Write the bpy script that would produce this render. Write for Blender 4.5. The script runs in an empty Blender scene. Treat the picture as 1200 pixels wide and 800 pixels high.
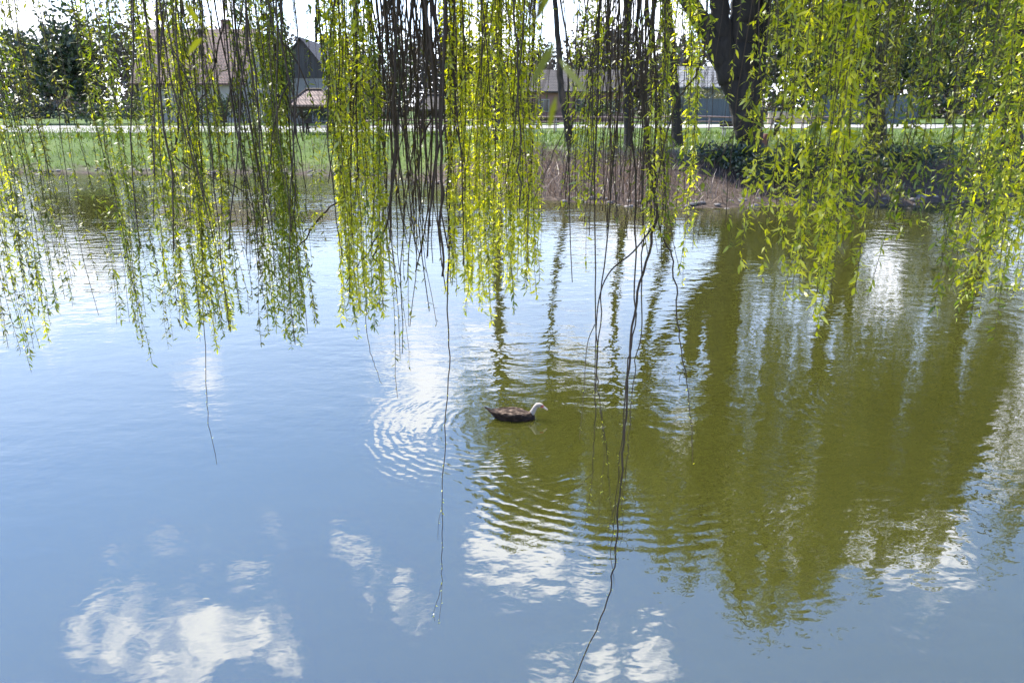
import bpy, math, random
import numpy as np
random.seed(7)
rng = np.random.default_rng(7)
D = bpy.data
SC = bpy.context.scene
COL = SC.collection

# ------------------------------------------------------------------ camera model
EYE = 2.9            # eye height above the water
FPX = 850.0          # focal length in pixels of a 1200 px wide picture
PITCH = math.radians(17.56)
SP, CP = math.sin(PITCH), math.cos(PITCH)

def ray(px, py):
    u = (px - 600.0) / FPX
    v = (400.0 - py) / FPX
    return np.array([u, CP + v * SP, -SP + v * CP])

def at(px, py, Y):
    d = ray(px, py)
    p = d * (Y / d[1])
    return np.array([p[0], p[1], p[2] + EYE])

def on_z(px, py, z=0.0):
    d = ray(px, py)
    p = d * ((z - EYE) / d[2])
    return np.array([p[0], p[1], z])

# ------------------------------------------------------------------ helpers
class MB:
    """collects tubes, boxes, quads into one mesh"""
    def __init__(s):
        s.v = []; s.f = []; s.m = []; s.n = 0
    def add(s, verts, faces, mi=0):
        s.v.append(np.asarray(verts, dtype=np.float64).reshape(-1, 3))
        b = s.n
        for f in faces:
            s.f.append([i + b for i in f]); s.m.append(mi)
        s.n += len(s.v[-1])
    def tube(s, pts, rad, k=5, mi=0, caps=True):
        pts = np.asarray(pts, dtype=np.float64)
        n = len(pts)
        rad = np.broadcast_to(np.asarray(rad, dtype=np.float64), (n,))
        t = np.gradient(pts, axis=0)
        t /= np.linalg.norm(t, axis=1, keepdims=True) + 1e-12
        ref = np.array([0.31, 0.95, 0.05])
        if abs(np.dot(t.mean(axis=0), ref)) > 0.9 * np.linalg.norm(t.mean(axis=0)):
            ref = np.array([0.95, -0.1, 0.3])
        a = np.cross(t, ref); a /= np.linalg.norm(a, axis=1, keepdims=True) + 1e-12
        b = np.cross(t, a)
        ang = np.linspace(0, 2 * math.pi, k, endpoint=False)
        ring = (a[:, None, :] * np.cos(ang)[None, :, None] + b[:, None, :] * np.sin(ang)[None, :, None]) * rad[:, None, None]
        verts = (pts[:, None, :] + ring).reshape(-1, 3)
        faces = []
        for i in range(n - 1):
            for j in range(k):
                j2 = (j + 1) % k
                faces.append([i * k + j, i * k + j2, (i + 1) * k + j2, (i + 1) * k + j])
        if caps:
            faces.append(list(range(k - 1, -1, -1)))
            faces.append([(n - 1) * k + j for j in range(k)])
        s.add(verts, faces, mi)
    def box(s, c, size, mi=0, rz=0.0):
        x, y, z = np.asarray(size) / 2.0
        v = np.array([[-x,-y,-z],[x,-y,-z],[x,y,-z],[-x,y,-z],[-x,-y,z],[x,-y,z],[x,y,z],[-x,y,z]])
        if rz:
            cs, sn = math.cos(rz), math.sin(rz)
            v = v @ np.array([[cs, sn, 0], [-sn, cs, 0], [0, 0, 1]])
        s.add(v + np.asarray(c), [[0,3,2,1],[4,5,6,7],[0,1,5,4],[1,2,6,5],[2,3,7,6],[3,0,4,7]], mi)
    def bar(s, a, b, w, mi=0):
        s.tube([a, b], w / math.sqrt(2), 4, mi)
    def prism(s, poly, y0, y1, mi=0):
        """polygon in xz extruded along y"""
        n = len(poly)
        v = [(p[0], y0, p[1]) for p in poly] + [(p[0], y1, p[1]) for p in poly]
        f = [list(range(n)), list(range(2 * n - 1, n - 1, -1))]
        for i in range(n):
            j = (i + 1) % n
            f.append([j, i, n + i, n + j])
        s.add(v, f, mi)
    def build(s, name, mats, parent=None, smooth=False):
        return mesh_obj(name, np.concatenate(s.v) if s.v else np.zeros((0, 3)), s.f, mats, parent, smooth, s.m)

def mesh_obj(name, verts, faces, mats, parent=None, smooth=False, mi=None):
    me = D.meshes.new(name)
    verts = np.asarray(verts, dtype=np.float32)
    tot = np.array([len(f) for f in faces], dtype=np.int32)
    loops = np.fromiter((i for f in faces for i in f), dtype=np.int32, count=int(tot.sum()))
    me.vertices.add(len(verts)); me.vertices.foreach_set('co', verts.ravel())
    me.loops.add(len(loops)); me.loops.foreach_set('vertex_index', loops)
    me.polygons.add(len(tot))
    st = np.concatenate([[0], np.cumsum(tot)[:-1]]).astype(np.int32)
    me.polygons.foreach_set('loop_start', st); me.polygons.foreach_set('loop_total', tot)
    if not isinstance(mats, (list, tuple)): mats = [mats]
    for m in mats: me.materials.append(m)
    if mi is not None and len(mats) > 1:
        me.polygons.foreach_set('material_index', np.asarray(mi, dtype=np.int32))
    me.polygons.foreach_set('use_smooth', np.full(len(tot), bool(smooth)))
    me.update(calc_edges=True)
    return link(name, me, parent)

def link(name, me, parent=None):
    o = D.objects.new(name, me); COL.objects.link(o)
    if parent is not None: o.parent = parent
    return o

def empty(name, loc=(0, 0, 0), rz=0.0):
    o = D.objects.new(name, None); COL.objects.link(o)
    o.location = loc; o.rotation_euler = (0, 0, rz); o.empty_display_size = 0.2
    return o

def tag(o, label=None, cat=None, group=None, kind=None):
    if label: o['label'] = label
    if cat: o['category'] = cat
    if group: o['group'] = group
    if kind: o['kind'] = kind
    return o

def copy_tree(o, parent=None):
    c = o.copy(); COL.objects.link(c)
    if parent is not None: c.parent = parent
    for ch in list(o.children): copy_tree(ch, c)
    return c

# ------------------------------------------------------------------ materials
def new_mat(name):
    m = D.materials.new(name); m.use_nodes = True
    nt = m.node_tree; nt.nodes.clear()
    return m, nt, nt.nodes, nt.links

def N(nodes, t, **kw):
    n = nodes.new(t)
    for k, v in kw.items(): setattr(n, k, v)
    return n

def mathn(nt, op, a, b=None, c=None):
    n = nt.nodes.new('ShaderNodeMath'); n.operation = op
    for i, x in enumerate((a, b, c)):
        if x is None: continue
        if isinstance(x, (int, float)): n.inputs[i].default_value = x
        else: nt.links.new(x, n.inputs[i])
    return n.outputs[0]

def ramp(nt, fac, stops):
    n = nt.nodes.new('ShaderNodeValToRGB')
    e = n.color_ramp.elements
    while len(e) < len(stops): e.new(0.5)
    for i, (p, c) in enumerate(stops):
        e[i].position = p; e[i].color = (c[0], c[1], c[2], 1.0)
    nt.links.new(fac, n.inputs[0])
    return n.outputs[0]

def noise(nt, vec, scale, detail=4, rough=0.55, dist=0.0):
    n = nt.nodes.new('ShaderNodeTexNoise')
    n.inputs['Scale'].default_value = scale; n.inputs['Detail'].default_value = detail
    n.inputs['Roughness'].default_value = rough; n.inputs['Distortion'].default_value = dist
    if vec is not None: nt.links.new(vec, n.inputs['Vector'])
    return n.outputs['Fac']

def mapping(nt, vec, scale=(1, 1, 1), rot=(0, 0, 0), loc=(0, 0, 0)):
    n = nt.nodes.new('ShaderNodeMapping')
    n.inputs['Scale'].default_value = scale; n.inputs['Rotation'].default_value = rot; n.inputs['Location'].default_value = loc
    nt.links.new(vec, n.inputs['Vector'])
    return n.outputs[0]

def surf_mat(name, c1, c2, scale=3.0, rough=0.8, bump=0.3, detail=6, stretch=(1, 1, 1), bdist=0.02, metallic=0.0):
    m, nt, nodes, L = new_mat(name)
    out = N(nodes, 'ShaderNodeOutputMaterial'); b = N(nodes, 'ShaderNodeBsdfPrincipled')
    tc = N(nodes, 'ShaderNodeTexCoord')
    v = mapping(nt, tc.outputs['Object'], stretch)
    f = noise(nt, v, scale, detail, 0.6)
    f2 = noise(nt, v, scale * 0.23, 3, 0.5)
    mix = mathn(nt, 'ADD', mathn(nt, 'MULTIPLY', f, 0.6), mathn(nt, 'MULTIPLY', f2, 0.4))
    L.new(ramp(nt, mix, [(0.33, c1), (0.67, c2)]), b.inputs['Base Color'])
    b.inputs['Roughness'].default_value = rough; b.inputs['Metallic'].default_value = metallic
    bp = N(nodes, 'ShaderNodeBump'); bp.inputs['Strength'].default_value = bump; bp.inputs['Distance'].default_value = bdist
    L.new(f, bp.inputs['Height']); L.new(bp.outputs[0], b.inputs['Normal'])
    L.new(b.outputs[0], out.inputs[0])
    return m

def leaf_mat(name, stops, trans=0.55, tint=1.0, gloss=0.06, rough=0.45):
    m, nt, nodes, L = new_mat(name)
    out = N(nodes, 'ShaderNodeOutputMaterial')
    g = N(nodes, 'ShaderNodeNewGeometry')
    col = ramp(nt, g.outputs['Random Per Island'], stops)
    d = N(nodes, 'ShaderNodeBsdfDiffuse'); t = N(nodes, 'ShaderNodeBsdfTranslucent')
    gl = N(nodes, 'ShaderNodeBsdfGlossy'); gl.inputs['Roughness'].default_value = rough
    L.new(col, d.inputs['Color'])
    hs = N(nodes, 'ShaderNodeHueSaturation'); hs.inputs['Value'].default_value = tint; hs.inputs['Saturation'].default_value = 1.1
    L.new(col, hs.inputs['Color']); L.new(hs.outputs[0], t.inputs['Color'])
    mx = N(nodes, 'ShaderNodeMixShader'); mx.inputs[0].default_value = trans
    L.new(d.outputs[0], mx.inputs[1]); L.new(t.outputs[0], mx.inputs[2])
    m2 = N(nodes, 'ShaderNodeMixShader'); m2.inputs[0].default_value = gloss
    L.new(mx.outputs[0], m2.inputs[1]); L.new(gl.outputs[0], m2.inputs[2])
    L.new(m2.outputs[0], out.inputs[0])
    return m

def roof_mat(name, c1, c2, cm, sx=3.3, sz=3.0):
    m, nt, nodes, L = new_mat(name)
    out = N(nodes, 'ShaderNodeOutputMaterial'); b = N(nodes, 'ShaderNodeBsdfPrincipled')
    tc = N(nodes, 'ShaderNodeTexCoord'); sep = N(nodes, 'ShaderNodeSeparateXYZ'); L.new(tc.outputs['Object'], sep.inputs[0])
    comb = N(nodes, 'ShaderNodeCombineXYZ')
    L.new(mathn(nt, 'ADD', sep.outputs[0], sep.outputs[1]), comb.inputs[0]); L.new(sep.outputs[2], comb.inputs[1])
    br = N(nodes, 'ShaderNodeTexBrick')
    br.inputs['Scale'].default_value = 1.0
    br.inputs['Brick Width'].default_value = 1.0 / sx; br.inputs['Row Height'].default_value = 1.0 / sz
    br.inputs['Mortar Size'].default_value = 0.035; br.inputs['Mortar Smooth'].default_value = 0.3
    br.inputs['Color1'].default_value = (*c1, 1); br.inputs['Color2'].default_value = (*c2, 1); br.inputs['Mortar'].default_value = (*cm, 1)
    L.new(comb.outputs[0], br.inputs['Vector'])
    n = noise(nt, tc.outputs['Object'], 1.3, 5)
    mx = N(nodes, 'ShaderNodeMixRGB', blend_type='MULTIPLY'); mx.inputs[0].default_value = 0.6
    L.new(br.outputs[0], mx.inputs[1]); L.new(ramp(nt, n, [(0.3, (0.5, 0.5, 0.5)), (0.7, (1.2, 1.2, 1.2))]), mx.inputs[2])
    L.new(mx.outputs[0], b.inputs['Base Color']); b.inputs['Roughness'].default_value = 0.75
    bp = N(nodes, 'ShaderNodeBump'); bp.inputs['Strength'].default_value = 0.6; bp.inputs['Distance'].default_value = 0.04; bp.invert = True
    L.new(br.outputs['Fac'], bp.inputs['Height']); L.new(bp.outputs[0], b.inputs['Normal'])
    L.new(b.outputs[0], out.inputs[0])
    return m

M = {}
M['twig'] = surf_mat('twig_bark', (0.018, 0.011, 0.007), (0.065, 0.040, 0.024), 40, 0.75, 0.3, bdist=0.002)
M['twig_young'] = surf_mat('young_twig_bark', (0.035, 0.026, 0.010), (0.09, 0.07, 0.024), 30, 0.6, 0.2, bdist=0.002)
M['bark'] = surf_mat('willow_bark', (0.008, 0.0065, 0.005), (0.032, 0.026, 0.020), 7, 0.9, 1.0, stretch=(1, 1, 0.18), bdist=0.08)
M['bark_grey'] = surf_mat('grey_bark', (0.025, 0.02, 0.017), (0.08, 0.065, 0.052), 6, 0.9, 0.8, stretch=(1, 1, 0.25), bdist=0.05)
YG = [(0.0, (0.14, 0.18, 0.010)), (0.3, (0.27, 0.29, 0.012)), (0.7, (0.42, 0.42, 0.018)), (1.0, (0.56, 0.53, 0.04))]
M['leaf'] = leaf_mat('willow_leaf', YG, 0.64, 2.1, 0.09, 0.36)
M['leaf_green'] = leaf_mat('willow_leaf_green', [(0.0, (0.08, 0.13, 0.012)), (0.5, (0.19, 0.24, 0.014)), (1.0, (0.32, 0.33, 0.02))], 0.58, 1.35)
M['leaf_olive'] = leaf_mat('willow_leaf_olive', [(0.0, (0.07, 0.085, 0.013)), (0.6, (0.15, 0.16, 0.016)), (1.0, (0.26, 0.25, 0.03))], 0.52, 1.1)  # darker leaf copy, shade under the upper foliage painted into its colour
M['far_leaf'] = leaf_mat('far_willow_leaf', [(0.0, (0.05, 0.07, 0.012)), (0.6, (0.12, 0.135, 0.017)), (1.0, (0.22, 0.21, 0.03))], 0.5, 1.2)
M['evergreen'] = leaf_mat('evergreen_leaf', [(0.0, (0.012, 0.024, 0.010)), (0.6, (0.028, 0.045, 0.014)), (1.0, (0.05, 0.075, 0.02))], 0.25, 1.0)
M['shrub'] = leaf_mat('shrub_leaf', [(0.0, (0.03, 0.05, 0.012)), (0.6, (0.07, 0.10, 0.02)), (1.0, (0.13, 0.15, 0.03))], 0.4, 1.0)
M['hedge_olive'] = leaf_mat('hedge_leaf', [(0.0, (0.07, 0.07, 0.02)), (1.0, (0.17, 0.16, 0.05))], 0.3, 1.0)
M['grass'] = leaf_mat('grass_blade', [(0.0, (0.05, 0.085, 0.008)), (0.6, (0.095, 0.15, 0.012)), (1.0, (0.19, 0.22, 0.03))], 0.45, 1.1)
M['reed'] = leaf_mat('dry_reed', [(0.0, (0.07, 0.045, 0.032)), (0.6, (0.15, 0.10, 0.072)), (1.0, (0.26, 0.185, 0.135))], 0.25, 1.0)
M['plaster'] = surf_mat('pale_plaster', (0.27, 0.25, 0.225), (0.40, 0.38, 0.345), 1.2, 0.9, 0.1)
M['plaster_grey'] = surf_mat('grey_plaster', (0.14, 0.138, 0.136), (0.24, 0.236, 0.23), 1.2, 0.9, 0.1)
M['plaster_pink'] = surf_mat('pink_plaster', (0.18, 0.10, 0.085), (0.27, 0.16, 0.135), 1.2, 0.9, 0.1)
M['beige'] = surf_mat('beige_render', (0.42, 0.31, 0.22), (0.55, 0.42, 0.31), 1.2, 0.9, 0.1)
M['board'] = surf_mat('grey_boards', (0.03, 0.028, 0.027), (0.075, 0.07, 0.066), 9, 0.85, 0.5, stretch=(3, 3, 0.15))
M['wood_dark'] = surf_mat('dark_stained_wood', (0.022, 0.014, 0.010), (0.06, 0.04, 0.028), 8, 0.75, 0.3, stretch=(0.3, 1, 1))
M['wood_red'] = surf_mat('red_brown_wood', (0.10, 0.035, 0.025), (0.19, 0.07, 0.05), 8, 0.7, 0.3)
M['rail'] = surf_mat('brown_rail_paint', (0.16, 0.10, 0.085), (0.30, 0.21, 0.18), 6, 0.6, 0.2)
M['metal_grey'] = surf_mat('galvanised_metal', (0.33, 0.34, 0.36), (0.5, 0.51, 0.53), 5, 0.45, 0.1, metallic=0.3)
M['fence_blue'] = surf_mat('blue_grey_boards', (0.05, 0.064, 0.074), (0.10, 0.118, 0.13), 5, 0.8, 0.2, stretch=(6, 1, 0.3))
M['concrete'] = surf_mat('concrete', (0.26, 0.25, 0.23), (0.40, 0.385, 0.36), 4, 0.9, 0.4)
M['path'] = surf_mat('pale_gravel_path', (0.25, 0.235, 0.215), (0.38, 0.365, 0.335), 3, 0.95, 0.2)
M['stone'] = surf_mat('shore_stone', (0.08, 0.07, 0.065), (0.24, 0.21, 0.19), 5, 0.9, 0.6)
M['roof_red'] = roof_mat('red_clay_tiles', (0.12, 0.062, 0.050), (0.18, 0.095, 0.075), (0.03, 0.018, 0.015))
M['roof_brown'] = roof_mat('brown_tiles', (0.19, 0.12, 0.095), (0.26, 0.17, 0.135), (0.05, 0.03, 0.025), 4.5, 3.2)
M['roof_pale'] = roof_mat('pale_grey_tiles', (0.20, 0.20, 0.20), (0.28, 0.275, 0.27), (0.10, 0.10, 0.10))
M['roof_dark'] = roof_mat('dark_tiles', (0.035, 0.027, 0.024), (0.06, 0.045, 0.04), (0.015, 0.012, 0.01))

def glass_mat():
    m, nt, nodes, L = new_mat('window_glass')
    out = N(nodes, 'ShaderNodeOutputMaterial'); b = N(nodes, 'ShaderNodeBsdfPrincipled')
    b.inputs['Base Color'].default_value = (0.02, 0.025, 0.03, 1); b.inputs['Roughness'].default_value = 0.08
    L.new(b.outputs[0], out.inputs[0]); return m
M['glass'] = glass_mat()

# ------------------------------------------------------------------ terrain
SHORE_PX = [(-900, 201), (0, 203), (200, 204), (380, 205), (480, 211), (560, 222), (640, 236), (720, 241), (800, 243), (900, 243), (1010, 240), (1200, 236), (2100, 232)]
_sh = np.array([on_z(a, b)[:2] for a, b in SHORE_PX])
def shore_y(x):
    return np.interp(x, _sh[:, 0], _sh[:, 1]) + 0.35 * np.sin(x * 0.9) + 0.2 * np.sin(x * 2.3 + 1.0)
NEAR = 2.35
def sstep(a, b, x):
    t = np.clip((x - a) / (b - a), 0, 1); return t * t * (3 - 2 * t)
def ground_z(x, y):
    x = np.asarray(x, dtype=float); y = np.asarray(y, dtype=float)
    d = np.maximum(np.maximum(y - shore_y(x), NEAR + 0.15 * np.sin(x * 1.3) - y), np.abs(x) - 60.0)
    z = np.where(d < 0, np.maximum(-1.4, d * 0.45), 0.0)
    slope = np.where(y > 10, 6.5, 2.6)
    land = 0.10 * sstep(0, 0.25, d) + 1.27 * sstep(0.0, 1.0, d / slope) ** 0.9
    land = land + 0.42 * sstep(10, 36, d) * (y > 10)
    land = land + np.where(d > 1.0, 0.05 * np.sin(x * 0.7 + 0.4 * y) * np.cos(y * 0.55), 0)
    hills = 5.0 * sstep(140, 700, np.hypot(x, y))
    return np.where(d < 0, z, land + hills)
def gz(x, y): return float(ground_z(x, y))

def axis(lo, hi, step, far, k=16):
    core = np.arange(lo, hi + 1e-6, step)
    g = np.geomspace(1, 1 + far, k)[1:] - 1
    return np.concatenate([lo - g[::-1], core, hi + g])
gx = axis(-70, 70, 0.9, 1500); gy = axis(-12, 80, 0.45, 1500)
GX, GY = np.meshgrid(gx, gy)
GZ = ground_z(GX, GY)
def grid_faces(nx, ny):
    i = np.arange(nx - 1)[None, :] + nx * np.arange(ny - 1)[:, None]
    return np.stack([i, i + 1, i + nx + 1, i + nx], axis=-1).reshape(-1, 4).tolist()

def ground_material():
    m, nt, nodes, L = new_mat('park_ground')
    out = N(nodes, 'ShaderNodeOutputMaterial'); b = N(nodes, 'ShaderNodeBsdfPrincipled')
    tc = N(nodes, 'ShaderNodeTexCoord'); V = tc.outputs['Object']
    n1 = noise(nt, V, 0.35, 5); n2 = noise(nt, V, 6.0, 6, 0.65); n3 = noise(nt, V, 1.7, 4)
    grass = ramp(nt, mathn(nt, 'ADD', mathn(nt, 'MULTIPLY', n1, 0.5), mathn(nt, 'MULTIPLY', n2, 0.5)),
                 [(0.32, (0.035, 0.048, 0.013)), (0.52, (0.070, 0.110, 0.020)), (0.70, (0.135, 0.150, 0.045))])
    soil = ramp(nt, n2, [(0.3, (0.03, 0.022, 0.016)), (0.55, (0.075, 0.055, 0.042)), (0.75, (0.15, 0.115, 0.09))])
    sep = N(nodes, 'ShaderNodeSeparateXYZ'); L.new(V, sep.inputs[0])
    lf = N(nodes, 'ShaderNodeMapRange'); lf.interpolation_type = 'SMOOTHSTEP'; L.new(sep.outputs[0], lf.inputs['Value'])
    for kk, vv in (('From Min', -5.0), ('From Max', -1.0), ('To Min', .45), ('To Max', -.62)): lf.inputs[kk].default_value = vv
    zz = mathn(nt, 'ADD', mathn(nt, 'ADD', sep.outputs[2], lf.outputs[0]), mathn(nt, 'MULTIPLY', mathn(nt, 'SUBTRACT', n3, 0.5), 1.1))
    r = N(nodes, 'ShaderNodeMapRange'); r.interpolation_type = 'SMOOTHSTEP'
    L.new(zz, r.inputs['Value']); r.inputs['From Min'].default_value = 0.35; r.inputs['From Max'].default_value = 0.95
    mx = N(nodes, 'ShaderNodeMixRGB'); L.new(r.outputs[0], mx.inputs[0]); L.new(soil, mx.inputs[1]); L.new(grass, mx.inputs[2])
    L.new(mx.outputs[0], b.inputs['Base Color']); b.inputs['Roughness'].default_value = 0.95
    b.inputs['Specular IOR Level'].default_value = 0.2
    bp = N(nodes, 'ShaderNodeBump'); bp.inputs['Strength'].default_value = 0.8; bp.inputs['Distance'].default_value = 0.06
    L.new(n2, bp.inputs['Height']); L.new(bp.outputs[0], b.inputs['Normal'])
    L.new(b.outputs[0], out.inputs[0]); return m
g = mesh_obj('ground', np.stack([GX, GY, GZ], -1).reshape(-1, 3), grid_faces(len(gx), len(gy)), ground_material(), smooth=True)
tag(g, 'grassy park ground with banks sloping down to the pond', kind='structure')

# ------------------------------------------------------------------ water
RINGS = [  # centre, wave number, ring radius, width, amplitude
    (on_z(588, 496), 2 * math.pi / 0.092, 0.95, 0.48, 0.0005, (-.72, -.69)),
    (on_z(720, 503), 2 * math.pi / 0.115, 1.75, 0.42, 0.00042, (-.55, -.83)),
    (on_z(560, 505), 2 * math.pi / 0.085, 0.65, 0.35, 0.0006, (-.2, -.98)),
    (on_z(1020, 466), 2 * math.pi / 0.17, 0.8, 0.5, 0.0005, (-.7, -.7)),
    (on_z(930, 515), 2 * math.pi / 0.14, 0.6, 0.45, 0.0004, (.1, -1.0)),
]
WATER_BODY = (0.040, 0.0405, 0.0070)
def water_material():
    m, nt, nodes, L = new_mat('pond_water')
    out = N(nodes, 'ShaderNodeOutputMaterial')
    tc = N(nodes, 'ShaderNodeTexCoord'); V = tc.outputs['Object']
    a = noise(nt, mapping(nt, V, (0.62, 1.0, 1), (0, 0, 0.12)), 3.6, 2, 0.5, 0.3)
    b2 = noise(nt, mapping(nt, V, (0.7, 1.0, 1), (0, 0, -0.3)), 9.5, 2, 0.55, 0.2)
    c = noise(nt, mapping(nt, V, (0.5, 1.0, 1), (0, 0, 0.25)), 0.9, 2, 0.5)
    wind = noise(nt, mapping(nt, V, (0.35, 0.6, 1)), 0.35, 3, 0.5)
    sep = N(nodes, 'ShaderNodeSeparateXYZ'); L.new(V, sep.inputs[0])
    def mr(x, a0, a1, b0, b1, clamp=True):
        r = N(nodes, 'ShaderNodeMapRange'); r.interpolation_type = 'SMOOTHSTEP'
        L.new(x, r.inputs['Value'])
        for k, v in (('From Min', a0), ('From Max', a1), ('To Min', b0), ('To Max', b1)): r.inputs[k].default_value = v
        return r.outputs[0]
    gust = mr(wind, 0.38, 0.66, 0.35, 1.3)          # patches of breeze
    shelter = mr(sep.outputs[1], 4.0, 11.0, 0.42, 1.0)  # calm by the near bank
    k = mathn(nt, 'MULTIPLY', mathn(nt, 'MULTIPLY', gust, shelter), mr(sep.outputs[1], 13.0, 30.0, 1.0, 1.8))
    h = mathn(nt, 'MULTIPLY', a, 0.0105)
    h = mathn(nt, 'ADD', h, mathn(nt, 'MULTIPLY', b2, 0.0030))
    h = mathn(nt, 'MULTIPLY', h, k)
    h = mathn(nt, 'ADD', h, mathn(nt, 'MULTIPLY', c, 0.006))
    wob = noise(nt, V, 5.0, 2); brk = noise(nt, V, 2.2, 2)
    for (cen, kk, r0, w, amp, dr) in RINGS:
        vs = N(nodes, 'ShaderNodeVectorMath', operation='DISTANCE'); L.new(V, vs.inputs[0]); vs.inputs[1].default_value = tuple(cen)
        d = mathn(nt, 'ADD', vs.outputs['Value'], mathn(nt, 'MULTIPLY', wob, 0.13))
        s = mathn(nt, 'SINE', mathn(nt, 'MULTIPLY', d, kk))
        e = mathn(nt, 'DIVIDE', mathn(nt, 'SUBTRACT', vs.outputs['Value'], r0), w)
        e = mathn(nt, 'EXPONENT', mathn(nt, 'MULTIPLY', mathn(nt, 'MULTIPLY', e, e), -1.0))
        sv = N(nodes, 'ShaderNodeVectorMath', operation='SUBTRACT'); L.new(V, sv.inputs[0]); sv.inputs[1].default_value = tuple(cen)
        dp = N(nodes, 'ShaderNodeVectorMath', operation='DOT_PRODUCT'); L.new(sv.outputs[0], dp.inputs[0]); dp.inputs[1].default_value = (dr[0], dr[1], 0)
        ang = mathn(nt, 'ADD', mathn(nt, 'DIVIDE', dp.outputs['Value'], mathn(nt, 'ADD', vs.outputs['Value'], .05)), mathn(nt, 'MULTIPLY', mathn(nt, 'SUBTRACT', brk, .5), 2.6))
        e = mathn(nt, 'MULTIPLY', e, mr(ang, -.15, .75, 0.0, 1.0))
        h = mathn(nt, 'ADD', h, mathn(nt, 'MULTIPLY', mathn(nt, 'MULTIPLY', s, e), amp))
    bp = N(nodes, 'ShaderNodeBump'); bp.inputs['Strength'].default_value = 1.0; bp.inputs['Distance'].default_value = 1.0
    L.new(h, bp.inputs['Height'])
    body = N(nodes, 'ShaderNodeSubsurfaceScattering', falloff='BURLEY'); body.inputs['Scale'].default_value = .35; body.inputs['Radius'].default_value = (1.0, 1.0, .7)
    n = noise(nt, V, 0.25, 3)
    L.new(ramp(nt, n, [(0.3, tuple(0.9 * q for q in WATER_BODY)), (0.7, tuple(1.1 * q for q in WATER_BODY))]), body.inputs['Color'])
    gl = N(nodes, 'ShaderNodeBsdfGlossy'); gl.inputs['Roughness'].default_value = 0.02
    L.new(bp.outputs[0], gl.inputs['Normal'])
    fr = N(nodes, 'ShaderNodeFresnel'); fr.inputs['IOR'].default_value = 3.0; L.new(bp.outputs[0], fr.inputs['Normal'])
    mx = N(nodes, 'ShaderNodeMixShader'); L.new(fr.outputs[0], mx.inputs[0]); L.new(body.outputs[0], mx.inputs[1]); L.new(gl.outputs[0], mx.inputs[2])
    L.new(mx.outputs[0], out.inputs[0]); return m
wx = np.linspace(-64, 64, 33); wy = np.linspace(1.0, 70, 24)
WX, WY = np.meshgrid(wx, wy)
w = mesh_obj('water', np.stack([WX, WY, np.zeros_like(WX)], -1).reshape(-1, 3), grid_faces(len(wx), len(wy)), water_material())
tag(w, 'murky olive green pond water with ripples reflecting sky', kind='structure')

# ------------------------------------------------------------------ path
def strip(name, x0, x1, y0, y1, dz, mat, label, step=0.9):
    xs = np.arange(x0, x1 + 1e-6, step); ys = np.arange(y0, y1 + 1e-6, 0.45)
    X, Y = np.meshgrid(xs, ys); Y = Y + 0.8 * np.sin(X * 0.07) + (0.35 * np.sin(X * 1.1) + .25 * np.sin(X * 2.7 + 1)) * np.sign(Y - (y0 + y1) / 2)
    o = mesh_obj(name, np.stack([X, Y, ground_z(X, Y) + dz], -1).reshape(-1, 3), grid_faces(len(xs), len(ys)), mat, smooth=True)
    return tag(o, label, kind='structure')
strip('path', -64, 64, 54.8, 66.0, 0.03, M['path'], 'pale gravel path running behind the far bank')

# ------------------------------------------------------------------ leaves
def leaf_arrays(P, A, Nn, ln, wd, curl):
    """curved lance-shaped leaves: base P, direction A, normal Nn"""
    S = np.cross(A, Nn); S /= np.linalg.norm(S, axis=1, keepdims=True) + 1e-9
    ln = ln[:, None]; wd = wd[:, None]; cu = curl[:, None] * ln
    def pt(t, b): return P + A * ln * t + Nn * cu * b
    v = np.stack([pt(0, 0), pt(.33, .10) + S * wd * .5, pt(.33, .10) - S * wd * .5,
                  pt(.68, .45) + S * wd * .42, pt(.68, .45) - S * wd * .42, pt(1.0, 1.0)], axis=1)
    return v
_LF = np.array([[0, 1, 2, -1], [1, 3, 4, 2], [3, 5, 4, -1]])
def leaves_mesh(name, V, mat, parent):
    n = len(V)
    verts = V.reshape(-1, 3).astype(np.float32)
    base = (np.arange(n) * 6)[:, None]
    t1 = base + np.array([[0, 1, 2]]); q = base + np.array([[1, 3, 4, 2]]); t2 = base + np.array([[3, 5, 4]])
    loops = np.concatenate([t1, q, t2], axis=1).ravel().astype(np.int32)
    tot = np.tile(np.array([3, 4, 3], dtype=np.int32), n)
    st = np.concatenate([[0], np.cumsum(tot)[:-1]]).astype(np.int32)
    me = D.meshes.new(name)
    me.vertices.add(len(verts)); me.vertices.foreach_set('co', verts.ravel())
    me.loops.add(len(loops)); me.loops.foreach_set('vertex_index', loops)
    me.polygons.add(len(tot)); me.polygons.foreach_set('loop_start', st); me.polygons.foreach_set('loop_total', tot)
    me.polygons.foreach_set('use_smooth', np.ones(len(tot), dtype=bool))
    me.materials.append(mat); me.update(calc_edges=True)
    return link(name, me, parent)
def quads_mesh(name, V, mat, parent=None):
    n = len(V)
    me = D.meshes.new(name)
    me.vertices.add(n * 4); me.vertices.foreach_set('co', V.astype(np.float32).ravel())
    me.loops.add(n * 4); me.loops.foreach_set('vertex_index', np.arange(n * 4, dtype=np.int32))
    me.polygons.add(n); me.polygons.foreach_set('loop_start', np.arange(n, dtype=np.int32) * 4); me.polygons.foreach_set('loop_total', np.full(n, 4, dtype=np.int32))
    me.materials.append(mat); me.update(calc_edges=True)
    return link(name, me, parent)
def unit(a): return a / (np.linalg.norm(a, axis=-1, keepdims=True) + 1e-9)

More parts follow.
